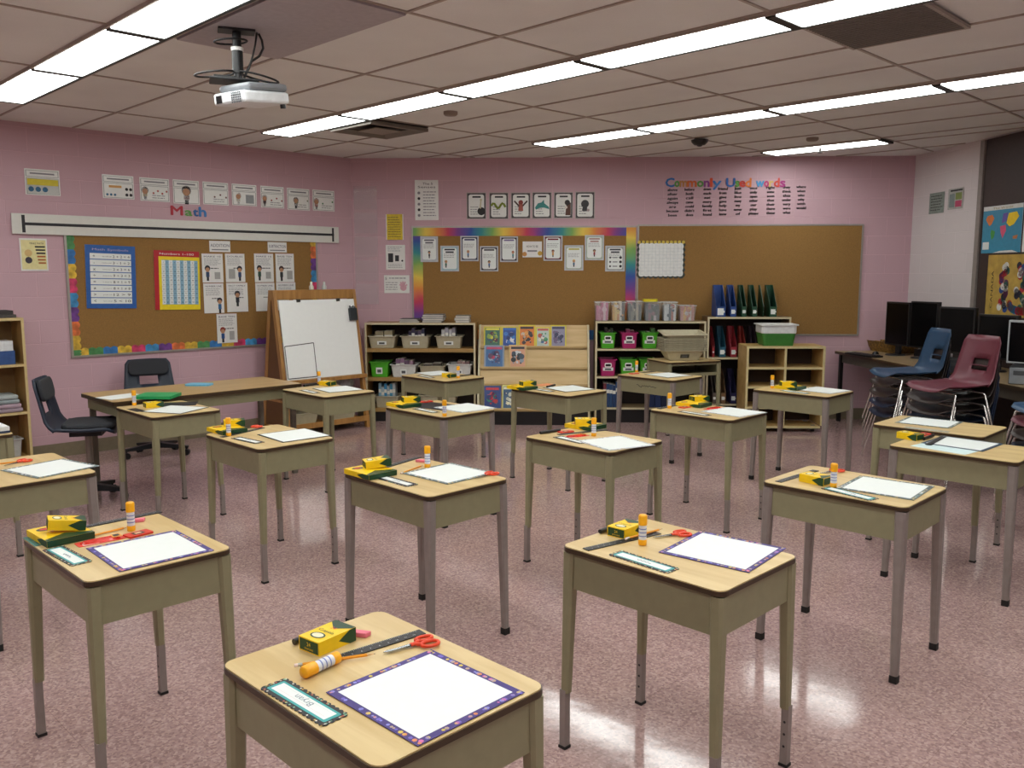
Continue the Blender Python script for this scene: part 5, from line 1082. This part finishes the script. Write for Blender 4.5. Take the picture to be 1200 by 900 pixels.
fl = [(835, 851, '24488a', 'blue magazine file at the left end of the top row'), (851.5, 863.5, '24488a', 'second blue magazine file of the top row'), (864.5, 875.5, '1f4a34', 'dark green magazine file with a pale sheet, third in the top row'), (876.5, 888, '1f4a34', 'dark green magazine file, fourth in the top row'), (889, 896, '14402a', 'narrow dark green file turned sideways in the top row'), (896.5, 911, '1c4a34', 'dark green magazine file at the right end of the top row')]
for x0, x1, c, lab in fl: magfile(x0, x1, 369, 334, 359.5, O4 - .02, c, lab, zf)
fl = [(830.5, 838, 'a83038', 'red magazine file at the left of the middle row'), (838.5, 851, '1f5a70', 'teal magazine file in the middle row'), (851.5, 864, 'a8303c', 'red magazine file in the middle of its row'), (864.5, 875, 'a84038', 'red magazine file beside the wheeled cabinet'), (876, 888, '3a2a34', 'dark magazine file hidden by the cabinet edge')]
for x0, x1, c, lab in fl: magfile(x0, x1, 418, 382, 407, O4 - .02, c, lab, zs4[0])
fl = [(831, 840, '6a6058', 'grey-brown magazine file at the left of the lowest row'), (840.5, 851, '8a6a4a', 'tan magazine file in the lowest row'), (851.5, 863.5, '34305a', 'dark purple magazine file in the lowest row'), (864, 873, '8a6444', 'brown magazine file by the cabinet in the lowest row')]
for x0, x1, c, lab in fl: magfile(x0, x1, 472, 432, 461, O4 - .02, c, lab, zs4[1])
# wheeled cabinet
OC = .86
cab, ucc, wc, ztc, zsc = bookcase(BW, 875.5, 968, 405.8, OC, .38, (430.5, 453, 477, 499.5), 'wheeled_cabinet', 'light wooden two-column shelf cabinet on casters', edge=mat('d0c190', .4), inner=wood('b8965c', 'c8a86c', .4, 0, 3), back=mat('3a2818', .6), mid_px=921.5, z_base=.07, kick=0, casters=True, th=.022)
g1 = plastic_bin(.36, .28, .20, mat('3f8a34', .25, alpha=.85), 'green_bin'); uu, _ = BW.hit(909, 400, OC - .16); g1.matrix_basis = BW.stand(uu, OC - .17, ztc + .001); g1['label'] = 'translucent green bin with white lid on the wheeled cabinet'
zz1 = BW.hit(909, 379.5, OC - .16)[1]; zz0 = BW.hit(909, 390, OC - .16)[1]
hb_ = zz0 - ztc
for ch in list(g1.children): bpy.data.objects.remove(ch)
g = G(); ring = lambda a, z: [(x * .17 * a, y * .14 * a, z) for x, y in rr(2, 2, .2, 3)]
g.loft([ring(.88, 0), ring(1, hb_)], mat('3c7a34', .3)); g.build('tub', g1)
g = G(); g.loft([ring(1.0, hb_), ring(1.03, hb_ + .01), ring(1.03, zz1 - ztc - .012), ring(1.14, zz1 - ztc - .012), ring(1.14, zz1 - ztc)], mat('dfe2e0', .35)); g.build('lid', g1)
# stack of beige trays on the desk at the back
xD, yD = DK['D19'][0], DK['D19'][1]; cst = Vector((1.72, 8.72, 0))
for i in range(9):
    lab = 'topmost beige tray, open, on the stack of trays' if i == 8 else ('lowest beige tray with a label holder, bottom of the stack' if i == 0 else 'beige tray in the middle of the tray stack')
    if i == 0: tr0 = plastic_bin(.41, .28, .105, BEIGE, 'storage_tray', k=.72, T_=.0025, rim=.02, label=(.09, .04, mat('3a3a34', .5))); tr = tr0
    else: tr = plastic_bin(.41, .28, .105, BEIGE, 'storage_tray', k=.72, T_=.0025, rim=.02) if i == 1 else copy_tree(tr1)
    if i == 1: tr1 = tr
    if i > 1: pass
    tr.matrix_basis = TR(cst.x, cst.y + .0, DH + .022 + i * .0165 + (.04 if i == 8 else 0), math.radians(4)) @ (Matrix.Rotation(math.radians(6), 4, 'X') if i == 8 else Matrix.Identity(4))
    tr['label'] = lab; tr['group'] = 'stack of beige trays'
# ------------------------------------------------------------------ easel (parallel to the left wall)
OAK = wood('9c6f3a', 'b28348', .42, 2, 4); WB = mat('f3f6f3', .22, var=.01)
FR = at(434, 500, 0); uR = (FR - LW.O).dot(LW.U); oF = (FR - LW.O).dot(LW.N)
We = .96; He = 1.43; uC = uR - We / 2; oT = oF - .22
ez = thing('easel', 'wooden double-sided whiteboard easel in the corner', 'easel', LW.stand(uC, oF, 0))
lean = .22 / He
def leg(x, y0, y1, z0, z1, sx=.035, sy=.05): g = G(); g.loft([[(x + a * sx / 2, y0 + b_ * sy / 2, z0) for a, b_ in ((-1, -1), (1, -1), (1, 1), (-1, 1))], [(x + a * sx / 2, y1 + b_ * sy / 2, z1) for a, b_ in ((-1, -1), (1, -1), (1, 1), (-1, 1))]], OAK); return g
for s in (-1, 1):
    leg(s * (We / 2 - .02), .02, .24, 0, He).build('leg', ez); leg(s * (We / 2 - .02), .50, .28, 0, He).build('leg', ez)
g = G(); g.box(-We / 2, We / 2, .215, .305, He - .09, He + .005, OAK); g.build('top_rail', ez, bevel=.004)
yz = lambda z: .02 + .22 * z / He
zb0, zb1 = .56, He - .095
g = G(); e_ = .012
g.add([(x, yz(z) - .026 - o, z) for x in (-We / 2 + .045, We / 2 - .045) for z, o in ((zb0, 0), (zb1, 0), (zb1, e_), (zb0, e_))], [(0, 1, 2, 3), (7, 6, 5, 4), (0, 4, 5, 1), (1, 5, 6, 2), (2, 6, 7, 3), (3, 7, 4, 0)], WB); g.build('whiteboard', ez)
g = G(); g.box(-We / 2, We / 2, yz(zb0) - .07, yz(zb0) + .02, zb0 - .04, zb0 - .002, OAK); g.build('tray_rail', ez, bevel=.004)
g = G()                                                    # the drawn black square
def bar(x0, z0_, x1, z1_, t_=.004):
    dx, dz = x1 - x0, z1_ - z0_; L = math.hypot(dx, dz); nx, nz = -dz / L * t_, dx / L * t_
    P = [(x0 + nx, z0_ + nz), (x0 - nx, z0_ - nz), (x1 - nx, z1_ - nz), (x1 + nx, z1_ + nz)]; g.quad([(x, yz(z) - .026 - e_ - .002, z) for x, z in P], INK)
X0, X1, Za, Zb = -We / 2 + .055, -We / 2 + .38, zb0 + .015, zb0 + .33
bar(X0, Za, X1, Za); bar(X0, Zb, X1, Zb + .02); bar(X0, Za, X0, Zb); bar(X1, Za, X1, Zb + .02); g.build('drawn_square', ez)
for x in (-.22, .24):
    g = G(); g.box(x - .02, x + .02, yz(zb1) - .05, yz(zb1) - .035, zb1 - .02, zb1 + .01, mat('6a6a68', .3, metal=.8)); g.build('clip', ez)
for z in (.09, .36):
    g = G(); g.box(-We / 2, We / 2, .02 + .22 * z / He - .03, .50 - .22 * z / He + .03, z - .02, z, OAK); g.box(-We / 2, We / 2, .22 * z / He - .012, .22 * z / He, z - .02, z + .035, OAK); g.build('shelf', ez)
g = G(); g.box(-We / 2 + .005, -We / 2 + .015, .10, .42, .1, He - .3, mat('5a3c20', .6)) 
P = [(.06, .1), (.46, .1), (.29, He - .1), (.23, He - .1)]
g = G(); g.T = Matrix.Translation((-We / 2 + .008, 0, 0)) @ Matrix(((0, 0, 1, 0), (1, 0, 0, 0), (0, 1, 0, 0), (0, 0, 0, 1))); g.prism(P, 0, .006, mat('6a4826', .6)); g.build('side_panel', ez)
Mz = LW.stand(uC, oF, 0)
xm = We / 2 - .085
t = thing('eraser_holder', 'black magnetic marker holder on the easel whiteboard', 'holder', Mz @ Matrix.Translation((xm, yz(1.2) - .041, 1.19)) @ Matrix.Rotation(-lean, 4, 'X'))
g = G(); g.box(-.045, .045, -.035, 0, -.08, .05, mat('1c2228', .4)); g.build('pocket', t, bevel=.006); g = G(); 
for i in range(4): g.cyl((-.03 + i * .02, -.018, .03), (-.03 + i * .02, -.018, .075 - .01 * (i % 2)), .007, mat(('20262c', '3a4a58', '20262c', '2a3038')[i], .4))
g.build('markers', t)
for x, c in ((-.02, 'd8d8c8'), (.13, 'c8ccc8')):
    g = G(); g.lathe([(.022, 0), (.024, .03), (.012, .05), (.012, .075), (.001, .08)], mat(c, .4)); o = g.build('small_bottle', M=Mz @ Matrix.Translation((x, .26, He + .006))); tag(o, 'small pale bottle on the easel top, ' + ('left one' if x < 0 else 'right one'), 'bottle')
def ebin(x, y, z, w_, d_, h_, mt_, lab):
    t = plastic_bin(w_, d_, h_, mt_); t.matrix_basis = Mz @ Matrix.Translation((x, y, z)); t['label'] = lab; t['group'] = 'bins in the easel'
ebin(-.24, .22, .092, .34, .24, .12, BEIGE, 'beige bin at the left on the easel bottom shelf'); ebin(.2, .22, .092, .38, .26, .17, BEIGE, 'larger beige bin at the right on the easel bottom shelf')
ebin(-.26, .25, .362, .32, .22, .08, BEIGE, 'low beige bin on the easel middle shelf'); ebin(.05, .25, .362, .28, .2, .10, WBIN, 'white bin on the easel middle shelf')
def bag(M, r_, mt_, name, lab, cat):
    g = G(); rnd = random.Random(4); bm = bmesh.new(); bmesh.ops.create_icosphere(bm, subdivisions=3, radius=1)
    g.add([(v.co.x * r_[0] * (1 + .12 * math.sin(v.co.y * 9 + v.co.z * 7)), v.co.y * r_[1] * (1 + .1 * math.sin(v.co.x * 8)), (v.co.z + .85) * r_[2] * (1 + .15 * math.sin(v.co.x * 7 + v.co.y * 5))) for v in bm.verts], [[v.index for v in f.verts] for f in bm.faces], mt_, True); bm.free()
    o = g.build(name, M=M); return tag(o, lab, cat)
bag(Mz @ Matrix.Translation((.33, .25, .375)), (.10, .08, .09), mat('b8bac0', .25, var=.2, scale=20), 'plastic_bag', 'crumpled grey plastic bag on the easel middle shelf', 'bag')
# ------------------------------------------------------------------ long table and swivel chairs
TTOP = wood('a98a5c', 'b8996a', .35, 0, 4); LEGM = mat('7a7468', .4, metal=.4)
u_a = 2.17 - (LW.O.dot(B)); uA = (at(95, 461, .73) - LW.O).dot(LW.U); uBv = (at(345, 447.5, .73) - LW.O).dot(LW.U)
Lt = uBv - uA; oN, oFm = 1.42, 2.06
tt = thing('long_table', 'long wooden-topped table parallel to the left wall', 'table', LW.stand((uA + uBv) / 2, oFm, 0)); Dt = oFm - oN; zt = .73
g = G(); g.T = Matrix.Translation((0, Dt / 2, 0)); g.prism(rr(Lt - .01, Dt - .01, .015, 3), zt - .004, zt, TTOP); g.build('tabletop', tt)
g = G(); g.T = Matrix.Translation((0, Dt / 2, 0)); g.prism(rr(Lt, Dt, .018, 3), zt - .028, zt - .003, EDGE); g.build('edge_band', tt)
g = G(); g.box(-Lt / 2 + .05, Lt / 2 - .05, .04, .055, zt - .11, zt - .028, OLIVE); g.box(-Lt / 2 + .05, Lt / 2 - .05, Dt - .055, Dt - .04, zt - .11, zt - .028, OLIVE); g.box(-Lt / 2 + .035, -Lt / 2 + .05, .04, Dt - .04, zt - .11, zt - .028, OLIVE); g.box(Lt / 2 - .05, Lt / 2 - .035, .04, Dt - .04, zt - .11, zt - .028, OLIVE); g.build('apron', tt)
for sx in (-1, 1):
    for y in (.06, Dt - .06): g = G(); x = sx * (Lt / 2 - .06); g.box(x - .018, x + .018, y - .018, y + .018, 0, zt - .028, LEGM); g.build('leg', tt)
def on_table(px, py, px2, py2, w_, d_, h_, mt_, name, lab, cat, corner=.01):
    c, a = mid((px, py), (px2, py2), zt); g = G(); g.prism(rr(w_, d_, corner, 2), 0, h_, mt_); o = g.build(name, M=TR(c.x, c.y, zt + .001, a)); return tag(o, lab, cat)
on_table(166, 465.5, 204, 465.5, .26, .22, .02, mat('1f9a5a', .4), 'green_binder', 'green binder lying on the long table', 'binder')
on_table(221, 451.5, 246, 451.5, .2, .12, .012, mat('6ab4d8', .4), 'blue_case', 'light blue case lying on the long table', 'case', .03)
on_table(126, 467, 158, 463, .28, .2, .002, PAPER, 'paper_sheet', 'pale sheets at the left end of the long table', 'paper'); 
NAVY = mat('1a2536', .45); PAD = mat('2c2e33', .8, bump=.2, scale=300); DKP2 = mat('15171b', .5)
def shell(width, depth, back_h, hole=True, cup=.02, n=18, m=13, ht=1.0):
    # profile from seat front lip, along the seat, up the back; returns a grid mesh facing +x
    P = []
    for i in range(n + 1):
        s = i / n
        if s < .45: t_ = s / .45; x = depth * (.5 - t_ * .92); z = -.03 * (1 - min(1, t_ * 5)) ** 2 - .012 * math.sin(PI * t_)
        elif s < .6: t_ = (s - .45) / .15; a = t_ * math.radians(78); r_ = .075; x = -depth * .42 - r_ * math.sin(a); z = r_ * (1 - math.cos(a))
        else: t_ = (s - .6) / .4; x = -depth * .42 - .075 - t_ * .075 - .01; z = .06 + t_ * (back_h - .06)
        P.append((x, z, s))
    vs = []; fs = []
    for i, (x, z, s) in enumerate(P):
        wd = width * (1 if s < .5 else 1 - .16 * (s - .5) / .5) * (.9 if i == 0 else 1) * (.86 if i == n else 1)
        for j in range(m + 1):
            v = j / m * 2 - 1; e = cup * (abs(v) ** 3); 
            if s < .5: vs.append((x, v * wd / 2, z + e))
            else: vs.append((x + e * 1.3, v * wd / 2, z + e * .3 * (1 - s)))
    for i in range(n):
        for j in range(m):
            sm_ = (P[i][2] + P[i + 1][2]) / 2; v = abs((j + .5) / m * 2 - 1)
            if hole and .65 < sm_ < .80 and v < .42: continue
            a = i * (m + 1) + j; fs.append((a, a + 1, a + m + 2, a + m + 1))
    return vs, fs
def mk_swivel():
    t = thing('swivel_chair', '', 'chair'); zs_ = .50
    g = G(); v, f = shell(.44, .46, .33); g.add([(x, y, z + zs_) for x, y, z in v], f, NAVY, True); g.build('shell', t, solid=.02)
    g = G(); g.T = Matrix.Translation((.03, 0, zs_ + .005)); g.prism(rr(.40, .38, .09, 4), 0, .035, PAD); g.build('seat_pad', t, bevel=.014)
    g = G(); g.T = Matrix.Translation((-.30, 0, zs_ + .255)) @ Matrix.Rotation(math.radians(-12 + 90), 4, 'Y') @ Matrix.Rotation(0, 4, 'Z'); g.prism(rr(.14, .34, .05, 4), 0, .03, PAD); g.build('back_pad', t, bevel=.012)
    g = G(); g.box(-.12, .12, -.09, .09, zs_ - .05, zs_ - .02, DKP2); g.build('mechanism', t)
    g = G(); g.cyl((0, 0, .10), (0, 0, zs_ - .05), .026, mat('8f857c', .4, metal=.4)); g.cyl((0, 0, .08), (0, 0, .26), .034, mat('5a524c', .4, metal=.3)); g.build('pedestal', t)
    for k in range(5):
        a = math.radians(72 * k - 8.5); g = G(); g.T = Matrix.Rotation(a, 4, 'Z'); g.loft([[(.0, -.03, .075), (0, .03, .075), (0, .03, .125), (0, -.03, .125)], [(.27, -.018, .065), (.27, .018, .065), (.27, .018, .085), (.27, -.018, .085)]], DKP2); b_ = g.build('base_arm', t)
        g = G(); g.T = Matrix.Rotation(a, 4, 'Z'); g.cyl((.255, -.02, .028), (.255, .02, .028), .028, BLACK, n=14); g.cyl((.255, 0, .03), (.255, 0, .07), .008, BLACK); g.build('caster', b_)
    return t
clone('swivel', mk_swivel, 'navy swivel chair in side view at the left end of the long table', TR(-2.97, 5.955, 0, math.radians(16)), 'navy padded swivel chairs')
protos['swivel'].scale = (.86, 1.03, 1.07)
clone('swivel', mk_swivel, 'navy swivel chair behind the long table against the wall', TR(-3.14, 7.5, 0, math.radians(-60)), 'navy padded swivel chairs')
# ------------------------------------------------------------------ bookshelf at the left edge
OL = .32
uE, _ = LW.hit(33, 450, OL); zt5 = LW.hit(20, 372.5, OL)[1]; W5 = 1.0; uC5 = uE - W5 / 2
t5 = thing('bookcase', 'light wooden bookcase cut off by the left edge', 'bookcase', LW.stand(uC5, OL, 0))
PW2 = wood('a9844c', 'bd9a60', .45, 2, 4); E5 = mat('d0ba84', .4)
z5 = [LW.hit(15, y, OL)[1] for y in (427.5, 484, )] + [.10]
def pan(nm, x0, x1, z0_, z1_, y0=0, y1=.30): g = G(); g.box(x0, x1, y0 + .004, y1, z0_, z1_, PW2); g.box(x0, x1, y0, y0 + .004, z0_, z1_, E5); g.build(nm, t5)
pan('side_panel', W5 / 2 - .02, W5 / 2, 0, zt5); pan('side_panel', -W5 / 2, -W5 / 2 + .02, 0, zt5); pan('top_panel', -W5 / 2 + .02, W5 / 2 - .02, zt5 - .022, zt5)
for z in z5: pan('shelf', -W5 / 2 + .02, W5 / 2 - .02, z - .02, z, .003, .29)
g = G(); g.box(-W5 / 2 + .02, W5 / 2 - .02, .29, .298, 0, zt5 - .022, mat('8a6a3c', .6)); g.build('back_panel', t5)
M5 = LW.stand(uC5, OL, 0)
def thing5(name, lab, cat, x, z, pieces, y=.04):
    g = G()
    for (x0, x1, y0, y1, z0_, z1_, c) in pieces: g.box(x0, x1, y0, y1, z0_, z1_, mat(c, .6, var=.12))
    o = g.build(name, M=M5 @ Matrix.Translation((x, y, z + .001))); return tag(o, lab, cat)
thing5('dark_folder', 'lower dark folder on top of the left bookcase', 'folder', W5 / 2 - .24, zt5, [(-.20, .20, 0, .24, 0, .025, '4a4644')]); thing5('dark_folder', 'upper dark folder on top of the left bookcase', 'folder', W5 / 2 - .26, zt5 + .027, [(-.18, .2, 0, .22, 0, .03, '34302f')])
thing5('blue_box', 'blue box with white top on the left bookcase', 'box', W5 / 2 - .20, z5[0], [(-.12, .13, 0, .2, 0, .11, '2f4f86'), (-.02, .12, .0, .18, .11, .19, 'd8dcdc')]); thing5('grey_case', 'grey case behind the blue box on the left bookcase', 'case', W5 / 2 - .4, z5[0], [(-.07, .06, .0, .2, 0, .2, '6a6c70')])
for i, c in enumerate(('9a8a94', 'b09aa6', '8f9a9c', 'a8b0ae')): 
    g = G(); g.prism(rr(.44 - .02 * i, .24, .03, 3), 0, .034, mat(c, .85, var=.15, scale=14)); o = g.build('folded_fabric', M=M5 @ Matrix.Translation((W5 / 2 - .26, .13, z5[1] + .001 + i * .036)), bevel=.012); tag(o, ('lowest', 'second', 'third', 'top')[i] + ' folded fabric of the pile in the left bookcase', 'fabric', 'folded fabrics')
tb_ = plastic_bin(.16, .16, .15, mat('b8b8b4', .4), 'small_bin'); tb_.matrix_basis = M5 @ Matrix.Translation((W5 / 2 - .14, .13, z5[2] + .001)); tb_['label'] = 'small pale bin at the bottom of the left bookcase'
c20 = Vector((DK['D20'][0], DK['D20'][1], 0)); P = at(4, 506, DH)
g = G(); g.box(-.13, .13, -.09, .09, 0, .012, mat('2a3a5a', .5)); g.box(-.128, .128, -.088, .088, .012, .035, mat('dfe2e0', .5)); o = g.build('white_book', M=TR(P.x - .1, P.y, DH + .001, math.radians(-45))); tag(o, 'thick white book on the desk at the far left edge', 'book')
# ------------------------------------------------------------------ computer tables on the right
CT = wood('8a7454', '9a8462', .4, 0, 4)
oC = .80; zc = .765
ub0, ub1 = .02, RW.hit(1205, 470, oC)[0] + .15
for i in range(2):
    a_, b_ = (ub0, ub0 + (ub1 - ub0) / 2) if i == 0 else (ub0 + (ub1 - ub0) / 2 + .01, ub1); L_ = b_ - a_
    t = thing('computer_table', ('far' if i == 0 else 'near') + ' computer table along the right wall', 'table', RW.stand((a_ + b_) / 2, oC, 0))
    g = G(); g.box(-L_ / 2, L_ / 2, 0, oC - .06, zc - .004, zc, CT); g.build('tabletop', t); g = G(); g.box(-L_ / 2, L_ / 2, -.002, oC - .06, zc - .03, zc - .004, EDGE); g.build('edge_band', t)
    g = G(); g.box(-L_ / 2 + .04, L_ / 2 - .04, .05, .065, zc - .12, zc - .03, mat('5a554a', .5)); g.build('apron', t)
    for sx in (-1, 1):
        for y in (.05, oC - .12): g = G(); x = sx * (L_ / 2 - .05); g.box(x - .018, x + .018, y - .018, y + .018, 0, zc - .03, mat('1c1a1a', .4, metal=.3)); g.build('leg', t)
def mk_monitor(w_, h_, bez):
    t = thing('computer_monitor', '', 'monitor'); b_ = mat(bez, .35)
    g = G(); g.box(-w_ / 2, w_ / 2, 0, .045, .10, .10 + h_, b_); g.build('bezel', t, bevel=.006)
    g = G(); g.box(-w_ / 2 + .018, w_ / 2 - .018, -.0015, .001, .118, .10 + h_ - .018, mat('060608', .25, spec=.2)); g.build('screen', t)
    g = G(); g.box(-.03, .03, .02, .05, .01, .16, mat('18181a', .4)); g.build('neck', t); g = G(); g.lathe([(.001, .014), (.09, .012), (.10, 0)], mat('18181a', .4)); g.build('foot', t)
    return t
def put_mon(px0, px1, py0, py1, out, rot, lab, bez='131316', hscale=1):
    uc, zt_ = RW.hit((px0 + px1) / 2, py0, out); _, zb_ = RW.hit((px0 + px1) / 2, py1, out)
    P = RW.pt(uc, out, 0); wpx = (px1 - px0) / F * P.y; 
    va = math.atan2(P.x, P.y)                    # bearing of the monitor from the eye
    # rot: turn of the screen normal away from the line of sight
    wd = min(.55, wpx / max(.35, math.cos(math.radians(rot)))); h_ = zt_ - zc - .10
    t = mk_monitor(wd, h_, bez); t.matrix_basis = TR(P.x, P.y, zc + .001, -va + math.radians(-rot)); t['label'] = lab; t['group'] = 'computer monitors'
put_mon(1040, 1065, 354, 394, .42, 52, 'farthest black monitor, against the pink wall'); put_mon(1069, 1098, 353.5, 396, .34, 45, 'second black monitor from the back wall'); put_mon(1103, 1141, 360, 410, .36, 35, 'third black monitor, above the blue chair back')
put_mon(1149, 1190, 369, 425, .34, 35, 'fourth black monitor, behind the maroon chair'); put_mon(1185, 1225, 376, 430, .36, 30, 'silver-edged monitor cut by the right edge', bez='a8acb0')
def on_ct(px, py, w_, d_, h_, mt_, name, lab, cat, rot=0, z=zc, bev=.004):
    P = at(px, py, z); g = G(); g.box(-w_ / 2, w_ / 2, -d_ / 2, d_ / 2, 0, h_, mt_); o = g.build(name, M=TR(P.x, P.y, z + .001, math.radians(rot)), bevel=bev); return tag(o, lab, cat)
def keyboard(px, py, rot, lab):
    P = at(px, py, zc); t = thing('keyboard', lab, 'keyboard', TR(P.x, P.y, zc + .001, math.radians(rot)), 'keyboards'); g = G(); g.box(-.21, .21, -.07, .07, 0, .018, mat('1a1a1c', .4)); g.build('case', t, bevel=.004)
    g = G()
    for r_ in range(4):
        for c_ in range(13): g.box(-.195 + c_ * .03, -.172 + c_ * .03, -.055 + r_ * .028, -.034 + r_ * .028, .018, .023, mat('2c2c30', .5))
    g.build('keys', t)
keyboard(1012, 417, -75, 'black keyboard at the far end of the computer table'); keyboard(1107, 411, -60, 'black keyboard behind the blue chair stack')
P = at(1026, 415, zc); g = G(); g.lathe([(.001, .03), (.02, .026), (.032, .01), (.034, 0)], BLACK); o = g.build('computer_mouse', M=TR(P.x, P.y, zc + .001)); tag(o, 'small black mouse beside the far keyboard', 'mouse')
on_ct(1000, 413, .12, .05, .004, mat('d8dcdc', .4), 'white_card', 'small white card on the far table corner', 'card', -60)
P = at(1046, 412, zc); bk_ = thing('basket', 'wicker basket heaped with small things on the far computer table', 'basket', TR(P.x, P.y, zc + .001, math.radians(-80)))
wk = mat('7a5a24', .6, var=.6, scale=45, bump=.6); ring = lambda a, z: [(x * .26 * a, y * .17 * a, z) for x, y in rr(2, 2, .3, 3)]
g = G(); g.loft([ring(.85, 0), ring(.95, .05), ring(1, .10), ring(1.04, .11), ring(.97, .11), ring(.8, .02)], wk, cap=False); g.quad(ring(.8, .02), wk); g.build('bowl', bk_)
rnd = random.Random(9)
for i in range(16):
    c_ = rnd.choice(('c8b070', '3a3a40', 'b8b8b4', 'a07a2a', '2a2a2c', '8a6a3a')); x, y = -.15 + .10 * (i % 4), -.085 + .057 * (i // 4)
    g = G(); g.T = Matrix.Rotation(rnd.uniform(-.15, .15), 4, 'Z') @ Matrix.Rotation(rnd.uniform(-.3, .3), 4, 'X'); g.prism(rr(.075, .036, .010, 2), -.010, .014, mat(c_, .5)); M_ = TR(P.x, P.y, zc + .001, math.radians(-80)) @ Matrix.Translation((x, y, .085 + rnd.uniform(0, .03)))
    o = g.build('small_case', M=M_, bevel=.004); tag(o, 'small item heaped in the wicker basket', 'item', 'small items in the basket')
on_ct(1088, 418, .18, .22, .07, mat('222226', .45), 'black_speaker', 'black box beside the wicker basket', 'speaker', 10)
def pc(px, py, w_, d_, h_, rot, lab, c='8c9094'):
    P = at(px, py, zc); t = thing('desktop_computer', lab, 'computer', TR(P.x, P.y, zc + .001, math.radians(rot)), 'desktop computers'); g = G(); g.box(-w_ / 2, w_ / 2, -d_ / 2, d_ / 2, 0, h_, mat('26282b', .4)); g.build('case', t, bevel=.005)
    g = G(); g.box(-w_ / 2 + .004, w_ / 2 - .004, -d_ / 2 - .012, -d_ / 2, .004, h_ - .004, mat(c, .4)); fp = g.build('front_panel', t, bevel=.003)
    g = G(); g.box(-w_ / 2 + .03, w_ / 2 - .12, -d_ / 2 - .014, -d_ / 2 - .012, h_ * .55, h_ * .8, mat('4a4d50', .4))
    for i in range(6): g.box(w_ / 2 - .1 + i * .012, w_ / 2 - .094 + i * .012, -d_ / 2 - .014, -d_ / 2 - .012, h_ * .2, h_ * .8, mat('4a4d50', .4))
    g.build('drive_bay', fp)
pc(1128, 436, .24, .26, .11, -35, 'dark desktop computer between the two chair stacks', '3a3c40'); pc(1214, 449, .34, .36, .13, -35, 'grey desktop computer at the right edge')
# ------------------------------------------------------------------ stacked chairs
CHR = mat('dcd8d4', .2, metal=.9, var=.03)
def mk_chair(col, hole=True):
    t = thing('stacking_chair', '', 'chair'); mt_ = mat(col, .38, var=.04); zs_ = .43
    g = G(); v, f = shell(.41, .42, .37, cup=.03); g.add([(x, y, z + zs_) for x, y, z in v], f, mt_, True); sh = g.build('shell', t, solid=.005)
    g = G(); g.tube([(-.280, -.09, zs_ + .145), (-.281, 0, zs_ + .147), (-.280, .09, zs_ + .145)], .005, mt_); g.build('back_bar', t)
    for sy in (-1, 1):
        for (xt, xb) in ((.12, .21), (-.13, -.23)):
            g = G(); g.tube([(xt, sy * .10, zs_ - .032), (xt, sy * .21, zs_ - .034), (xt + (xb - xt) * .02, sy * .222, zs_ - .040), (xb, sy * .26, .02)], .0078, CHR); lg = g.build('leg', t)
            g = G(); g.cyl((xb, sy * .26, 0), (xb, sy * .26, .022), .0072, CHR); g.build('glide', lg)
    g = G(); 
    for xt in (.12, -.13): g.tube([(xt, -.10, zs_ - .032), (xt, .10, zs_ - .032)], .009, CHR)
    g.tube([(.12, -.08, zs_ - .03), (-.13, -.08, zs_ - .03)], .009, CHR); g.tube([(.12, .08, zs_ - .03), (-.13, .08, zs_ - .03)], .009, CHR); g.build('under_frame', t)
    return t
BLUE, MAR, DBR, NV = '24425f', '602a36', '352b29', '1a2640'
cn_ = {BLUE: 'blue', MAR: 'maroon', DBR: 'dark brown', NV: 'navy'}
def chair_stack(x, y, rot, cols, nm_, dz=.078):
    od = ['lowest', 'second', 'third', 'fourth', 'fifth', 'topmost', 'seventh']
    for i, c in enumerate(cols):
        o_ = 'topmost' if i == len(cols) - 1 else od[i]
        M = TR(x, y, 0, rot) @ Matrix.Translation((i * .003, 0, i * dz))
        clone('chair_' + c, lambda: mk_chair(c), f'{o_} {cn_[c]} plastic chair of the {nm_}', M, 'stacked plastic chairs')
chair_stack(3.31, 7.22, math.radians(183), [NV, NV, DBR, DBR, BLUE], 'stack by the wicker basket', .085)
chair_stack(3.24, 6.35, math.radians(195), [NV, NV, DBR, DBR, MAR], 'middle stack', .085)
chair_stack(3.40, 5.25, math.radians(200), [MAR, NV, DBR, MAR, BLUE], 'stack at the right edge', .085)
# ------------------------------------------------------------------ camera
cd = bpy.data.cameras.new('camera'); cam = bpy.data.objects.new('camera', cd); C.objects.link(cam)
cam.location = EYE; cam.rotation_euler = (PI / 2 - PITCH, 0, 0)
cd.sensor_width = 36; cd.lens = F * 36 / 1200; cd.clip_start = .05
sc = bpy.context.scene; sc.camera = cam
w = bpy.data.worlds.new('world'); sc.world = w; w.use_nodes = True; w.node_tree.nodes['Background'].inputs[0].default_value = (.05, .05, .05, 1)
sc.view_settings.view_transform = 'Standard'; sc.view_settings.look = 'None'; sc.view_settings.gamma = 1; sc.view_settings.use_curve_mapping = False
sc.view_settings.exposure = 0.12
